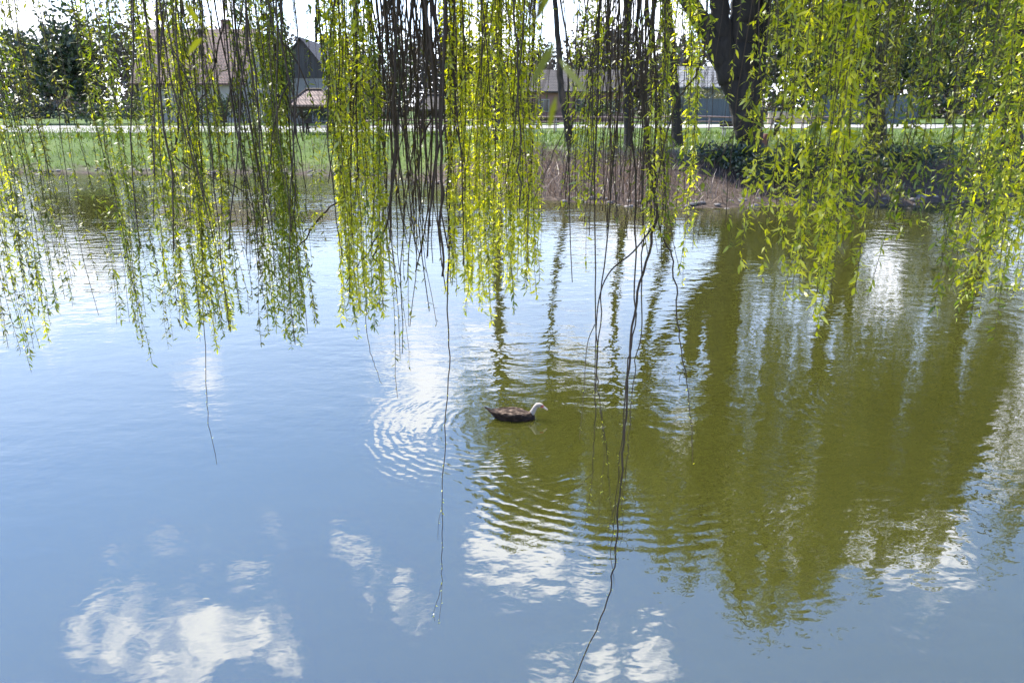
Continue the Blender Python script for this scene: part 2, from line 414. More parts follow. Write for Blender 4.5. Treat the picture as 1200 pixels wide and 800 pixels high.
def strand_leaves(pts, z_hi, spacing, size, r):
    """leaves and catkins along a hanging twig below z_hi"""
    seg = np.linalg.norm(np.diff(pts, axis=0), axis=1); s = np.concatenate([[0], np.cumsum(seg)])
    n = int(s[-1] / spacing)
    if n < 1: return np.zeros((0, 6, 3))
    u = np.sort(r.uniform(0, s[-1], n))
    P = np.stack([np.interp(u, s, pts[:, k]) for k in range(3)], 1)
    keep = (P[:, 2] < z_hi + r.normal(0, 0.12, n))
    keep &= (P[:, 2] < EYE + 1.2) | (r.uniform(0, 1, len(P)) < .3)
    P = P[keep]; n = len(P)
    if n == 0: return np.zeros((0, 6, 3))
    th = r.uniform(0, 2 * math.pi, n)
    rad = np.stack([np.cos(th), np.sin(th), np.zeros(n)], 1)
    drop = r.normal(-0.55, 0.45, n)
    A = unit(rad + np.array([0, 0, 1.0]) * drop[:, None])
    Nn = unit(np.array([0, 0, 1.0]) - A * A[:, 2:3] + r.normal(0, 0.35, (n, 3)))
    Nn = unit(Nn - A * (A * Nn).sum(1, keepdims=True))
    ln = size * r.uniform(0.35, 1.45, n); wd = ln * r.uniform(0.19, 0.33, n)
    curl = r.normal(-0.05, 0.34, n)
    return leaf_arrays(P, A, Nn, ln, wd, curl)

# ------------------------------------------------------------------ foreground weeping willow
WBASE = np.array([2.9, -2.3, 0.0]); WBASE[2] = gz(WBASE[0], WBASE[1])
willow = empty('weeping_willow', (0, 0, 0))
tag(willow, 'overhanging weeping willow with leafy and bare whips hanging in front of the pond', 'tree')
def bez(p0, p1, p2, n):
    t = np.linspace(0, 1, n)[:, None]
    return (1 - t) ** 2 * p0 + 2 * t * (1 - t) * p1 + t * t * p2
tr = MB()
fork = WBASE + np.array([-0.25, 0.35, 3.9])
tpts = bez(WBASE - np.array([0, 0, 0.3]), WBASE + np.array([0.15, 0.0, 2.0]), fork, 9)
tr.tube(tpts, np.linspace(0.55, 0.36, 9) + np.array([.16, .05, 0, 0, 0, 0, 0, 0, .03]), 14)
tr.build('trunk', M['bark'], willow, True)
limb_pts = []
for i, ex in enumerate(np.linspace(-4.4, 4.6, 11)):
    end = np.array([ex, 5.2 + 0.3 * math.sin(i * 2.1), 5.9 + 0.25 * math.cos(i * 1.7)])
    mid = (fork + end) / 2 + np.array([0.3 * math.sin(i), 0.0, 1.0])
    p = bez(fork, mid, end, 26) + rng.normal(0, 0.018, (26, 3))
    lb = MB(); lb.tube(p, np.linspace(0.15, 0.022, 26), 8); lb.build('limb', M['bark'], willow, True)
    limb_pts.append(p[3:])
LP = np.concatenate(limb_pts)

class Strand: pass
STR = []
def hang(X, Y, zb, kind, rad=0.0028, leafz=9.0, spacing=0.012, size=0.034, mat='leaf', sway=0.03, lean=0.0, leany=0.0, label=None, side=0, rank=0.0):
    d = np.hypot(LP[:, 0] - X, LP[:, 1] - Y); L0 = LP[int(np.argmin(d))]
    top = np.array([X, Y, min(L0[2] - 0.55, 5.1)])
    n1 = 6; arc = bez(L0, np.array([X * .6 + L0[0] * .4, Y * .6 + L0[1] * .4, L0[2] + 0.1]), top, n1)
    n2 = max(10, int((top[2] - zb) / 0.13))
    t = np.linspace(0, 1, n2)[1:]
    z = top[2] + (zb - top[2]) * t
    ph1, ph2, ph3, ph4 = rng.uniform(0, 6.28, 4)
    env = np.clip((top[2] - z) / 0.8, 0, 1)
    x = X + env * (sway * np.sin(z * 1.7 + ph1) + 0.35 * sway * np.sin(z * 4.9 + ph2)) + lean * t ** 2
    y = Y + env * (sway * np.sin(z * 1.5 + ph3) + 0.35 * sway * np.sin(z * 5.3 + ph4)) + leany * t ** 2
    jit = rng.normal(0, 0.0035, (len(t), 2))
    low = np.stack([x + jit[:, 0], y + jit[:, 1], z], 1)
    pts = np.concatenate([arc, low])
    s = Strand(); s.kind = kind; s.label = label
    s.tubes = [(pts, np.linspace(rad * 1.7, rad * 0.45, len(pts)))]
    s.leaf = [strand_leaves(pts[2:], leafz, spacing, size, rng)] if spacing else []
    for q in range(side):
        i = rng.integers(n1 + 4, max(n1 + 5, len(pts) - 4)); p0 = pts[i]
        ln = rng.uniform(0.25, 0.8); th = rng.uniform(0, 6.28); off = rng.uniform(0.03, 0.14)
        tt = np.linspace(0, 1, 8)[:, None]
        dirv = np.array([math.cos(th), math.sin(th), 0]) * off
        sp = p0 + dirv * (1 - (1 - tt) ** 2) + np.array([0, 0, -ln]) * tt ** 1.25 + rng.normal(0, 0.004, (8, 3)) * tt
        s.tubes.append((sp, np.linspace(rad * 0.7, rad * 0.3, 8)))
        if spacing: s.leaf.append(strand_leaves(sp, leafz, spacing * 1.2, size * 0.9, rng))
    s.mat = mat; s.rank = rank + max(0.0, 3.4 - zb) / Y
    STR.append(s); return s

# clump table: x range (photo px at y=200), mean bottom y, spread, count, depth range, kind, leaf spacing, leaf begins at px y, radius mm, leaf material
CL = [
 (-40, 30, 385, 35, 16, 3.9, 4.6, 'leafy', .0105, -900, 2.4, 'leaf'),
 (30, 62, 345, 30, 6, 3.9, 4.6, 'leafy', .013, -900, 2.6, 'leaf_olive'),
 (62, 120, 300, 40, 6, 3.9, 4.6, 'thin', .03, 60, 2.6, 'leaf_olive'),
 (-60, 130, 335, 50, 6, 3.9, 4.8, 'leafy', .012, -900, 2.4, 'leaf_olive'),
 (1000, 1240, 240, 60, 8, 2.6, 3.2, 'leafy', .013, -900, 2.2, 'leaf_olive'),
 (120, 196, 372, 28, 17, 3.8, 4.5, 'leafy', .0105, -900, 2.5, 'leaf_green'),
 (198, 256, 378, 22, 23, 3.6, 4.5, 'leafy', .0078, -900, 2.6, 'leaf'),
 (202, 300, 270, 60, 6, 3.2, 4.2, 'bare', 0, 0, 4.2, 'leaf_olive'),
 (258, 292, 325, 40, 5, 3.6, 4.4, 'leafy', .014, 60, 3.0, 'leaf_olive'),
 (298, 350, 372, 26, 23, 3.6, 4.5, 'leafy', .0085, -900, 2.6, 'leaf_green'),
 (290, 345, 300, 50, 6, 3.2, 4.0, 'bare', 0, 0, 4.0, 'leaf_olive'),
 (300, 350, 200, 60, 6, 3.0, 3.8, 'bare', 0, 0, 3.6, 'leaf'), (200, 256, 290, 50, 5, 3.0, 3.8, 'bare', 0, 0, 3.6, 'leaf'), (530, 640, 200, 60, 7, 2.7, 3.2, 'bare', 0, 0, 3.2, 'leaf'), (880, 1010, 200, 70, 8, 2.0, 2.6, 'bare', 0, 0, 2.2, 'leaf'),
 (352, 392, 275, 45, 5, 3.5, 4.3, 'thin', .035, 190, 2.2, 'leaf_olive'),
 (392, 438, 358, 24, 21, 3.4, 4.2, 'leafy', .0072, -900, 2.5, 'leaf'),
 (395, 445, 260, 60, 6, 3.1, 3.8, 'bare', 0, 0, 4.2, 'leaf'),
 (438, 492, 360, 40, 13, 3.2, 4.0, 'bare', .022, 235, 3.6, 'leaf_olive'),
 (440, 528, 262, 45, 19, 2.9, 3.8, 'bare', .05, 120, 4.4, 'leaf_olive'),
 (500, 524, 300, 25, 10, 2.8, 3.4, 'bare', 0, 0, 5.2, 'leaf_olive'),
 (528, 576, 330, 22, 21, 2.9, 3.7, 'leafy', .0076, -900, 2.4, 'leaf'),
 (572, 630, 325, 28, 24, 2.9, 3.7, 'leafy', .0078, -900, 2.4, 'leaf'),
 (590, 640, 262, 30, 5, 2.7, 3.3, 'bare', 0, 0, 3.6, 'leaf'),
 (628, 682, 285, 35, 7, 2.9, 3.6, 'thin', .026, 20, 2.4, 'leaf'),
 (674, 704, 225, 28, 7, 2.7, 3.4, 'leafy', .011, -900, 2.2, 'leaf'),
 (696, 768, 265, 30, 30, 2.7, 3.6, 'bare', .06, 60, 3.2, 'leaf_olive'),
 (700, 765, 180, 45, 14, 2.7, 3.4, 'bare', .03, 0, 3.0, 'leaf'),
 (756, 800, 262, 35, 13, 2.7, 3.4, 'leafy', .0105, -900, 2.3, 'leaf'),
 (800, 872, 110, 60, 3, 2.2, 2.9, 'leafy', .016, -900, 2.0, 'leaf'),
 (812, 850, 225, 30, 3, 2.2, 2.8, 'thin', .03, 150, 1.8, 'leaf_green'),
 (886, 945, 262, 60, 18, 2.1, 2.8, 'leafy', .0098, -900, 2.2, 'leaf'),
 (935, 1008, 325, 38, 27, 2.0, 2.8, 'leafy', .0090, -900, 2.2, 'leaf'),
 (1008, 1050, 235, 45, 9, 2.2, 2.9, 'leafy', .014, -900, 2.2, 'leaf_olive'),
 (1050, 1135, 270, 45, 15, 2.2, 2.9, 'leafy', .014, -900, 2.2, 'leaf_green'),
 (1135, 1240, 325, 40, 26, 2.1, 2.9, 'leafy', .0105, -900, 2.2, 'leaf'),
]
for (x0, x1, yb, sd, n, d0, d1, kind, spc, leafy0, rmm, mat) in CL:
    dn = {886: .5, 935: .72, 1008: .7, 1050: .7}.get(x0, 1.0); n = int(n * (1.6 if kind == 'leafy' else 1.25) * dn); spc = spc * (.62 if kind == 'leafy' else 1.0)
    if x1 < 480: d0, d1 = d0 - .6, d1 - .6
    for i in range(n):
        Y = rng.uniform(d0, d1)
        px = x0 + (x1 - x0) * (i + rng.uniform(0.1, 0.9)) / n
        py = yb + rng.normal(0, sd) * (0.8 if kind == 'leafy' else 1.0)
        X = at(px, 200, Y)[0]; zb = at(px, py, Y)[2]
        lz = at(px, leafy0 + rng.normal(0, 25), Y)[2] if leafy0 > -500 else 9.0
        bare = kind == 'bare'
        hang(X, Y, zb, kind, rmm / 1000 * (rng.uniform(0.7, 1.4) if bare else rng.uniform(.55, 1.0)), lz, spc * rng.uniform(0.85, 1.35) if spc else 0,
             0.0265 if Y > 2.85 else 0.028, mat if rng.random() > (.4 if x1 < 360 else .18) else ('leaf_olive' if x1 < 360 and rng.random() < .5 else 'leaf_green'),
             sway=0.045 if bare else 0.028, lean=rng.normal(0, 0.10 if bare else 0.03), leany=rng.normal(0, 0.05), side=2 if bare else (1 if rng.random() < 0.5 else 0))
# special whips: drawn through points (photo px, depth)
def whip(points, Y, r0, r1, label=None, sub=(), spc=0, mat='leaf', size=0.034):
    r0 *= 1.1; r1 *= .9
    P = np.array([at(a, b, Y + (c[0] if c else 0)) for (a, b, *c) in points])
    d = np.hypot(LP[:, 0] - P[0, 0], LP[:, 1] - P[0, 1]); L0 = LP[int(np.argmin(d))]
    P = np.concatenate([[L0, np.array([P[0, 0], P[0, 1], max(P[0, 2] + 0.6, 4.9)])], P])
    # Catmull-Rom
    def cr(P, m=7):
        out = []
        Q = np.concatenate([[2 * P[0] - P[1]], P, [2 * P[-1] - P[-2]]])
        for i in range(1, len(Q) - 2):
            for t in np.linspace(0, 1, m, endpoint=False):
                out.append(0.5 * ((2 * Q[i]) + (-Q[i-1] + Q[i+1]) * t + (2*Q[i-1] - 5*Q[i] + 4*Q[i+1] - Q[i+2]) * t*t + (-Q[i-1] + 3*Q[i] - 3*Q[i+1] + Q[i+2]) * t**3))
        out.append(Q[-2]); return np.array(out)
    pts = cr(P); kk = rng.normal(0, .006, (len(pts), 3)); kk = (kk + np.roll(kk, 1, 0)) / 2; pts[12:] += kk[12:]
    s = Strand(); s.kind = 'whip'; s.label = label; s.mat = mat; s.rank = 5.0
    s.tubes = [(pts, np.linspace(r0, r1, len(pts)))]; s.leaf = []
    s.leaf.append(strand_leaves(pts[12:], 9.0, spc, size, rng) if spc else strand_leaves(pts[12:], 9.0, .04, .011, rng))
    for pp, ra, rb, sl in sub:
        q = cr(np.array([at(a, b, Y) for a, b in pp]), 5); s.tubes.append((q, np.linspace(ra, rb, len(q))))
        s.leaf.append(strand_leaves(q, 9.0, sl, size, rng) if sl else strand_leaves(q, 9.0, .04, .010, rng))
    STR.append(s)
mm = 0.001
whip([(748, -60), (752, 90), (762, 190), (768, 255), (750, 330), (738, 420), (733, 500), (727, 570), (722, 640), (714, 690), (695, 745), (668, 806)], 3.0, 7*mm, 3.2*mm,
     'longest bare whip reaching down to the bottom edge', [([(768, 262), (742, 295), (715, 318), (702, 350), (698, 400), (697, 460)], 4*mm, 2*mm, 0), ([(697, 380), (688, 405), (684, 460), (679, 515)], 2*mm, 1*mm, 0)])
whip([(735, -40), (741, 120), (745, 260), (742, 380), (733, 450), (728, 520), (720, 600), (716, 650), (721, 685)], 3.05, 5*mm, 1.2*mm, None, [([(721, 590), (713, 620), (713, 640)], 1.5*mm, .8*mm, 0)])
whip([(705, -40), (700, 140), (697, 300), (699, 420), (697, 500), (693, 560), (684, 618)], 2.95, 4.4*mm, 1.1*mm, None, [([(694, 555), (675, 572), (655, 588)], 1.4*mm, .7*mm, 0)])
whip([(726, -40), (722, 150), (706, 330), (700, 430), (702, 470), (712, 540), (716, 600), (722, 660)], 3.1, 4.2*mm, 1.1*mm, None, [([(705, 480), (708, 530), (705, 565), (701, 610)], 1.5*mm, .9*mm, 0)])
whip([(760, -40), (757, 120), (752, 300), (752, 380), (742, 450), (735, 520), (729, 590), (727, 640)], 2.9, 4.2*mm, 1.1*mm)
whip([(771, -40), (768, 150), (772, 262), (786, 300), (793, 360), (800, 420), (808, 480), (812, 545)], 3.0, 6*mm, 1.6*mm,
     'bare whip curving out to the right above the water', [([(803, 430), (797, 440), (796, 448)], 1.5*mm, 1*mm, 0)])
whip([(531, -40), (527, 150), (525, 330), (526, 430), (522, 510), (519, 590), (518, 660), (516, 690), (508, 726)], 3.3, 4.6*mm, 1.0*mm,
     'single thin bare whip hanging alone left of the duck', [([(518, 595), (514, 610), (513, 632)], 1.2*mm, .8*mm, 0), ([(518, 684), (517, 705), (514, 731)], 1.3*mm, .7*mm, 0)])
whip([(232, -40), (236, 180), (237, 330), (240, 430), (244, 490), (253, 541)], 3.7, 3.4*mm, 1.5*mm, 'thin bare whip hanging out below the leafy curtain')
whip([(424, 40), (428, 240), (430, 390), (438, 425), (447, 449)], 3.6, 3*mm, 1.2*mm)
whip([(415, -40), (412, 130), (408, 222), (385, 245), (360, 275), (346, 300)], 3.4, 7*mm, 3.6*mm, 'thick bent twig slanting down to the left')
whip([(440, -40), (446, 120), (452, 230), (438, 285), (420, 310), (405, 333)], 3.2, 6*mm, 2.6*mm, None, [([(452, 240), (453, 280), (456, 305)], 3*mm, 2*mm, 0)])
whip([(206, -50), (214, 60), (208, 160), (205, 180), (222, 197), (250, 208), (285, 226), (300, 250)], 3.4, 6*mm, 2.5*mm, 'curved dark twig crossing the leafy curtain')
whip([(262, -60), (255, 60), (236, 120), (214, 160), (203, 180)], 3.3, 5*mm, 2*mm)
whip([(372, -60), (370, 15), (378, 45), (388, 85), (402, 110), (412, 190)], 3.3, 7*mm, 3*mm, None, [([(370, 20), (371, 50)], 6*mm, 5*mm, 0), ([(402, 112), (420, 95), (432, 60)], 3*mm, 2*mm, 0)])
whip([(905, -30), (897, 60), (880, 110), (868, 140), (857, 160), (830, 182), (800, 203)], 2.3, 2.6*mm, 1.2*mm, 'pale straight twig slanting down left with tufts of fresh leaves',
     [([(857, 160), (845, 185), (828, 208), (812, 228)], 1.6*mm, .9*mm, .02), ([(845, 172), (825, 188), (820, 200)], 1.2*mm, .8*mm, .011), ([(880, 115), (883, 140), (881, 158)], 1.2*mm, .9*mm, .007)], 0, 'leaf_green', 0.042)
whip([(835, -40), (826, 60), (810, 95), (790, 128), (772, 200), (766, 255)], 2.8, 5*mm, 2.6*mm)
whip([(720, 20), (715, 35), (700, 62), (685, 100), (650, 180), (628, 230)], 2.7, 3*mm, 1.5*mm, None, (), .05)
whip([(524, -40), (516, 120), (518, 240), (520, 325)], 2.9, 8*mm, 5*mm)
whip([(465, -40), (462, 130), (458, 245), (440, 300), (447, 305)], 2.9, 7*mm, 3*mm)
whip([(602, -40), (605, 60), (609, 180), (607, 240)], 2.6, 4.2*mm, 3*mm)
whip([(940, -40), (918, 90), (912, 200), (917, 260), (922, 300)], 2.6, 3.2*mm, 1.6*mm, None, (), .02)
# close, out of focus sprays near the lens
whip([(628, -240), (640, -140), (650, -60), (652, 10), (655, 90), (652, 130)], 0.62, 1.3*mm, .8*mm, 'blurred spray of long leaves close to the lens',
     [([(651, 60), (640, 90), (628, 122)], .8*mm, .6*mm, 0)], 0, 'leaf_olive')
close = STR[-1]
def single_leaf(a, b, Y, w, curl):
    A = at(*a, Y); B = at(*b, Y * 1.03); d = B - A; ln = np.linalg.norm(d); d = d / ln
    Nn = unit(np.array([0.2, -0.9, 0.4])); Nn = unit(Nn - d * np.dot(Nn, d))
    return leaf_arrays(A[None], d[None], Nn[None], np.array([ln * .85]), np.array([w * .8]), np.array([curl]))
for a, b, w in (((648, -15), (622, 34), .0075), ((652, 46), (618, 108), .008), ((653, 66), (692, 120), .008), ((652, 112), (640, 160), .0065)):
    close.leaf.append(single_leaf(a, b, 0.62, w, 0.12))
whip([(240, -240), (238, -130), (236, -60), (226, 0), (216, 30)], 0.95, 1.4*mm, .8*mm, 'blurred leafy twig tip close to the lens', [([(238, -50), (240, 0), (238, 45)], .9*mm, .6*mm, .02)], .02, 'leaf_olive', 0.03)

# the 96 whips that show largest become parts, the rest one mass of whips
STR.sort(key=lambda s: -s.rank)
def build_strand(group, name, leafname, parent):
    b = MB(); lv = {}
    for s in group:
        for (p, r) in s.tubes: b.tube(p, r, 5 if r[0] > 0.003 else 4)
        for l in s.leaf: lv.setdefault(s.mat, []).append(l)
    k = group[0].kind
    o = b.build(name, M['twig_young'] if k in ('leafy', 'thin') and len(group) == 1 else M['twig'], parent, True)
    for mt, ls in lv.items():
        V = np.concatenate(ls)
        if len(V): leaves_mesh(leafname, V, M[mt], o)
    return o
for s in STR[:96]:
    o = build_strand([s], 'hanging_branch', 'leaves', willow)
    if s.label: o['label'] = s.label
o = build_strand(STR[96:], 'hanging_twigs', 'leaves', willow); o['kind'] = 'stuff'
for c in o.children: c['kind'] = 'stuff'

# ------------------------------------------------------------------ trees on the far bank
def tapered(mb, pts, r0, r1, k=8, flare=0.0):
    n = len(pts); r = np.linspace(r0, r1, n)
    if flare: r[0] += flare; r[1] += flare * .35
    mb.tube(pts, r, k)
def drooping_crown(name, parent, cx, cy, z0, zt, R, n, mat, bottom, r, dens=0.10, size=0.19, lmax=6.5):
    quads = []; tw = MB(); nc = max(8, n // 22)
    cl = [(R * math.sqrt(r.uniform()), r.uniform(0, 6.28)) for _ in range(nc)]
    for i in range(int(n * 1.9)):
        rr, th = cl[r.integers(nc)]
        ox, oy = r.normal(0, .30, 2); x = cx + rr * math.cos(th) + ox; y = cy + rr * math.sin(th) * 0.8 + oy
        rr = min(R * 1.03, math.hypot(x - cx, (y - cy) / .8))
        dome = math.sqrt(max(0.0, 1 - (rr / R) ** 2 * 0.92))
        top = z0 + (zt - z0) * dome * r.uniform(0.70, 1.03)
        bot = max(bottom(x, r), top - r.uniform(1.8, lmax))
        L = top - bot
        if L < 0.8: continue
        m = int(L / dens); t = np.sort(r.uniform(0, 1, m))
        sx, sy = r.normal(0, 0.25, 2)
        ph = r.uniform(0, 6)
        P = np.stack([x + sx * t + 0.12 * np.sin(3 * t + ph), y + sy * t, top - L * t], 1)
        th2 = r.uniform(0, 6.28, m)
        A = unit(np.stack([np.cos(th2), np.sin(th2), r.normal(-1.3, .5, m)], 1)) * (size * r.uniform(.6, 1.3, m))[:, None]
        S = unit(np.cross(A, r.normal(0, 1, (m, 3)))) * (size * 0.2 * r.uniform(.7, 1.2, m))[:, None]
        quads.append(np.stack([P, P + A * .5 + S, P + A, P + A * .5 - S], 1))
        if i % 3 == 0:
            tw.tube(np.stack([P[0], P[m // 2], P[-1]]), [0.016, 0.011, 0.005], 3)
    o = quads_mesh(name, np.concatenate(quads), mat, parent)
    if tw.v: tw.build('drooping_twigs', M['bark_grey'], o)
def willow_tree(label, px, Y, rad, paths, cpx, ztop, R, n, zbase, bottom, seed, group='willows on the far bank', bark='bark', cy=0.0, mat='far_leaf', lmax=6.5):
    r = np.random.default_rng(seed)
    X = at(px, 160, Y)[0]; z = gz(X, Y)
    root = tag(empty('willow_tree', (X, Y, z)), label, 'tree', group)
    tb = MB()
    for (pp, r0, r1, fl) in paths:     # trunk and limbs through photo points, relative depth
        P = np.array([at(a, b, Y + (c[0] if c else 0)) for (a, b, *c) in pp]) - np.array([X, Y, z])
        if fl: P[0, 2] = -0.25
        tt = np.linspace(0, len(P) - 1, 5 * len(P)); q = np.stack([np.interp(tt, np.arange(len(P)), P[:, k]) for k in range(3)], 1)
        q[1:-1] = (q[:-2] + 2 * q[1:-1] + q[2:]) / 4; q[1:-1] += r.normal(0, r1 * .10, (len(q) - 2, 3))
        tapered(tb, q, r0, r1, 10, fl)
    CX = at(cpx, 160, Y)[0] - X
    top_lo = paths[0][0][-1]; T0 = at(top_lo[0], top_lo[1], Y) - np.array([X, Y, z])
    for i in range(9):
        th = i * 0.7 + r.uniform(0, .4); rr = R * r.uniform(.35, .8)
        e = np.array([CX + rr * math.cos(th), cy + rr * math.sin(th) * .8, (zbase + (ztop - zbase) * r.uniform(.55, .9)) - z])
        tapered(tb, bez(T0 - np.array([0, 0, 0.3]), np.array([(T0[0] + e[0]) / 2, (T0[1] + e[1]) / 2, e[2] * .95]), e, 9), paths[0][2] * .55, 0.03, 6)
    tb.build('trunk', M[bark], root, True)
    drooping_crown('crown', root, CX, cy, zbase - z, ztop - z, R, n, M[mat], lambda x, rr: bottom(x + X, rr) - z, r, lmax=lmax)
    return root
willow_tree('huge old willow with thick black forked trunk standing on the shaded far bank', 878, 33.0, 1.0,
    [([(881, 166), (880, 140), (874, 100), (868, 60), (872, 20), (884, -40), (890, -90)], .50, .66, .2),
     ([(876, 160), (868, 125), (852, 85), (838, 55), (822, 25), (803, -5), (780, -60)], .50, .30, 0),
     ([(856, 95), (848, 50), (842, 10), (846, -60)], .50, .34, 0),
     ([(884, 120), (890, 80), (893, 30), (905, -40)], .30, .22, 0)],
    912, 21.6, 7.0, 680, 9.0, lambda x, r: r.uniform(8.5, 12.5) if x < 10.2 else r.uniform(2.2, 9.0), 11, cy=-3.0, lmax=15)
willow_tree('dark trunked willow half hidden by leafy whips between rail fence and bank', 795, 34.0, .3,
    [([(795, 166), (792, 120), (786, 60), (780, -20)], .26, .17, .12)], 800, 20.0, 4.0, 330, 9.5, lambda x, r: r.uniform(7.5, 12.0), 12, cy=-2)
willow_tree('slim brown willow rising behind the bundle of bare whips', 736, 33.5, .3,
    [([(737, 164), (735, 120), (733, 60), (738, -20)], .20, .13, .1)], 725, 19.5, 3.3, 300, 9.5, lambda x, r: r.uniform(7.8, 11.5), 13, cy=-1.5)
willow_tree('grey barked straight willow on the grass behind the brightest leafy curtain', 584, 37.0, .4,
    [([(583, 158), (582, 120), (581, 60), (583, -30)], .34, .24, .15)], 618, 20.0, 3.3, 360, 10.0, lambda x, r: r.uniform(7.0, 12.0), 14, bark='bark_grey', cy=-3)
willow_tree('short willow leaning left at the edge of the dry reeds', 668, 35.0, .25,
    [([(669, 164), (664, 140), (657, 105), (655, 60), (650, 0)], .20, .11, .08)], 668, 18.5, 2.8, 230, 9.0, lambda x, r: r.uniform(7.0, 11.0), 15, cy=-1)
willow_tree('dark willow trunk past the right end of the rail fence', 1030, 35.0, .5,
    [([(1028, 164), (1026, 110), (1022, 60), (1015, -30)], .5, .3, .2),
     ([(1026, 100), (1038, 50), (1052, -20)], .3, .2, 0)], 1040, 20.5, 6.0, 400, 6.0, lambda x, r: r.uniform(2.6, 10.5), 16, cy=-2, lmax=15)
willow_tree('spreading willow at the far right above the water edge', 1190, 31.0, .5,
    [([(1188, 172), (1186, 110), (1192, 50), (1200, -30)], .42, .3, .2)], 1175, 18.5, 5.0, 400, 5.0, lambda x, r: r.uniform(2.2, 9.5), 17, cy=-1.5, lmax=14)

# ------------------------------------------------------------------ bare and evergreen trees behind
def bare_tree_mesh(seed, H, spread=0.5, depth=5, r0=0.16):
    r = np.random.default_rng(seed); mb = MB()
    def grow(p, d, L, rad, lev):
        n = 4; pts = [p]; q = p.copy(); dd = d.copy()
        for i in range(n):
            dd = unit(dd + r.normal(0, 0.10, 3) + np.array([0, 0, 0.04])); q = q + dd * L / n; pts.append(q)
        mb.tube(np.array(pts), np.linspace(rad, rad * .62, n + 1), 6 if lev == 0 else (4 if lev < 3 else 3), caps=False)
        if lev >= depth: return
        k = 3 if lev else 5
        for i in range(k):
            f = r.uniform(.45, 1.0) if lev else r.uniform(.4, 1.0)
            idx = min(n, max(1, int(round(f * n)))); th = r.uniform(0, 6.28); tl = r.uniform(.35, .95) * spread * 1.4
            a = unit(np.cross(dd, [math.cos(th), math.sin(th), 0.3])); nd = unit(dd + a * tl)
            grow(pts[idx], nd, L * r.uniform(.55, .8), rad * (.62 - .3 * (1 - f)) * .9, lev + 1)
    grow(np.zeros(3) - np.array([0, 0, .2]), np.array([0.02, 0, 1.0]), H * .36, r0, 0)
    return mb
bt = [bare_tree_mesh(s, h).build('trunk', M['bark_grey'], None, True) for s, h in ((31, 11), (32, 9), (33, 12))]
btm = [o.data for o in bt]
for o in bt: D.objects.remove(o)
def bare_tree(label, px, Y, k, sc, rz):
    X = at(px, 150, Y)[0]
    root = tag(empty('bare_tree', (X, Y, gz(X, Y)), rz), label, 'tree', 'leafless trees behind the path')
    o = link('trunk', btm[k], root); o.scale = (sc, sc, sc)
for a in (('tall leafless tree between red roofed house and grey gabled house', 318, 92, 0, 1.0, 0.3),
          ('leafless tree with fine twigs just right of the grey gabled house', 398, 84, 1, 1.15, 1.9),
          ('leafless grey tree behind the dark picnic shelter', 505, 88, 2, 1.0, 4.0),
          ('leafless tree standing over the pink walled house', 640, 98, 0, .95, 2.4),
          ('brown leafless tree between pink walled house and pale roof', 758, 80, 1, 1.2, 5.1),
          ('twiggy brown tree rising over the blue grey board fence', 815, 82, 2, .8, 0.9),
          ('bare tree left of the red roofed house', 20, 88, 1, 1.1, 3.3),
          ('large leafless tree at the left end of the red roofed house', 140, 76, 0, 1.05, 2.9),
          ('leafless tree close behind the white post', 430, 70, 2, .75, 1.1),
          ('thin leafless tree between shelter and grey willow trunk', 545, 72, 1, .95, 0.2),
          ('bushy leafless tree before the right half of the red roofed house', 258, 72, 1, .8, 2.0),
          ('small leafless tree between the brown gazebo and the dark shelter', 412, 58, 2, .55, 3.7),
          ('slim leafless tree left of the pink walled house', 606, 70, 1, .85, 4.4),
          ('leafless tree in front of the pink walled house', 700, 76, 0, .8, 5.6)):
    bare_tree(*a)
def blob_leaves(c, rad, n, size, r, flat=1.0):
    nlump = 14; lc = unit(r.normal(0, 1, (nlump, 3))) * r.uniform(.35, .8, (nlump, 1)); lr = r.uniform(.28, .5, nlump)
    idx = r.integers(0, nlump, n); P = lc[idx] + unit(r.normal(0, 1, (n, 3))) * (lr[idx] * r.uniform(.6, 1.05, n))[:, None]
    P = P * np.asarray(rad) + np.asarray(c)
    A = unit(r.normal(0, 1, (n, 3)) + np.array([0, 0, -.2])) * (size * r.uniform(.6, 1.4, n))[:, None]
    S = unit(np.cross(A, r.normal(0, 1, (n, 3)))) * (size * .33 * r.uniform(.7, 1.3, n))[:, None]
    return np.stack([P, P + A * .5 + S, P + A, P + A * .5 - S], 1)
def leafy(name, label, cat, px, Y, h, rx, mat, seed, n=1400, size=.32, group=None, trunk=True, zc=.55, rz_=.45):
    r = np.random.default_rng(seed); X = at(px, 150, Y)[0]; z = gz(X, Y)
    root = tag(empty(name, (X, Y, z)), label, cat, group)
    tb = MB(); tp = np.array([[0, 0, -.2], [.05, 0, h * .3], [0, .05, h * .75]])
    tb.tube(tp, [0.022 * h, .016 * h, .006 * h], 6)
    for i in range(5):
        th = i * 1.3; tb.tube(np.array([[0, 0, h * (.25 + .06 * i)], [rx * .5 * math.cos(th), rx * .5 * math.sin(th), h * (.5 + .06 * i)]]), [.010 * h, .004 * h], 4)
    tb.build('trunk' if trunk else 'stem', M['bark_grey'], root, True)
    quads_mesh('crown' if trunk else 'foliage', blob_leaves((0, 0, h * zc), (rx, rx * .8, h * rz_), n, size, r), M[mat], root)
leafy('evergreen_tree', 'dark evergreen tree behind the beige wall', 'tree', 925, 76, 15.5, 5.0, 'evergreen', 51, 5200, .5, 'dark evergreens behind the right bank')
leafy('evergreen_tree', 'dark evergreen tree beyond the right end of the blue grey fence', 'tree', 985, 78, 16.0, 5.4, 'evergreen', 52, 5600, .5, 'dark evergreens behind the right bank')
leafy('evergreen_tree', 'broad dark evergreen tree far right behind the spreading willow', 'tree', 1110, 74, 15, 7.0, 'evergreen', 53, 6000, .5, 'dark evergreens behind the right bank')
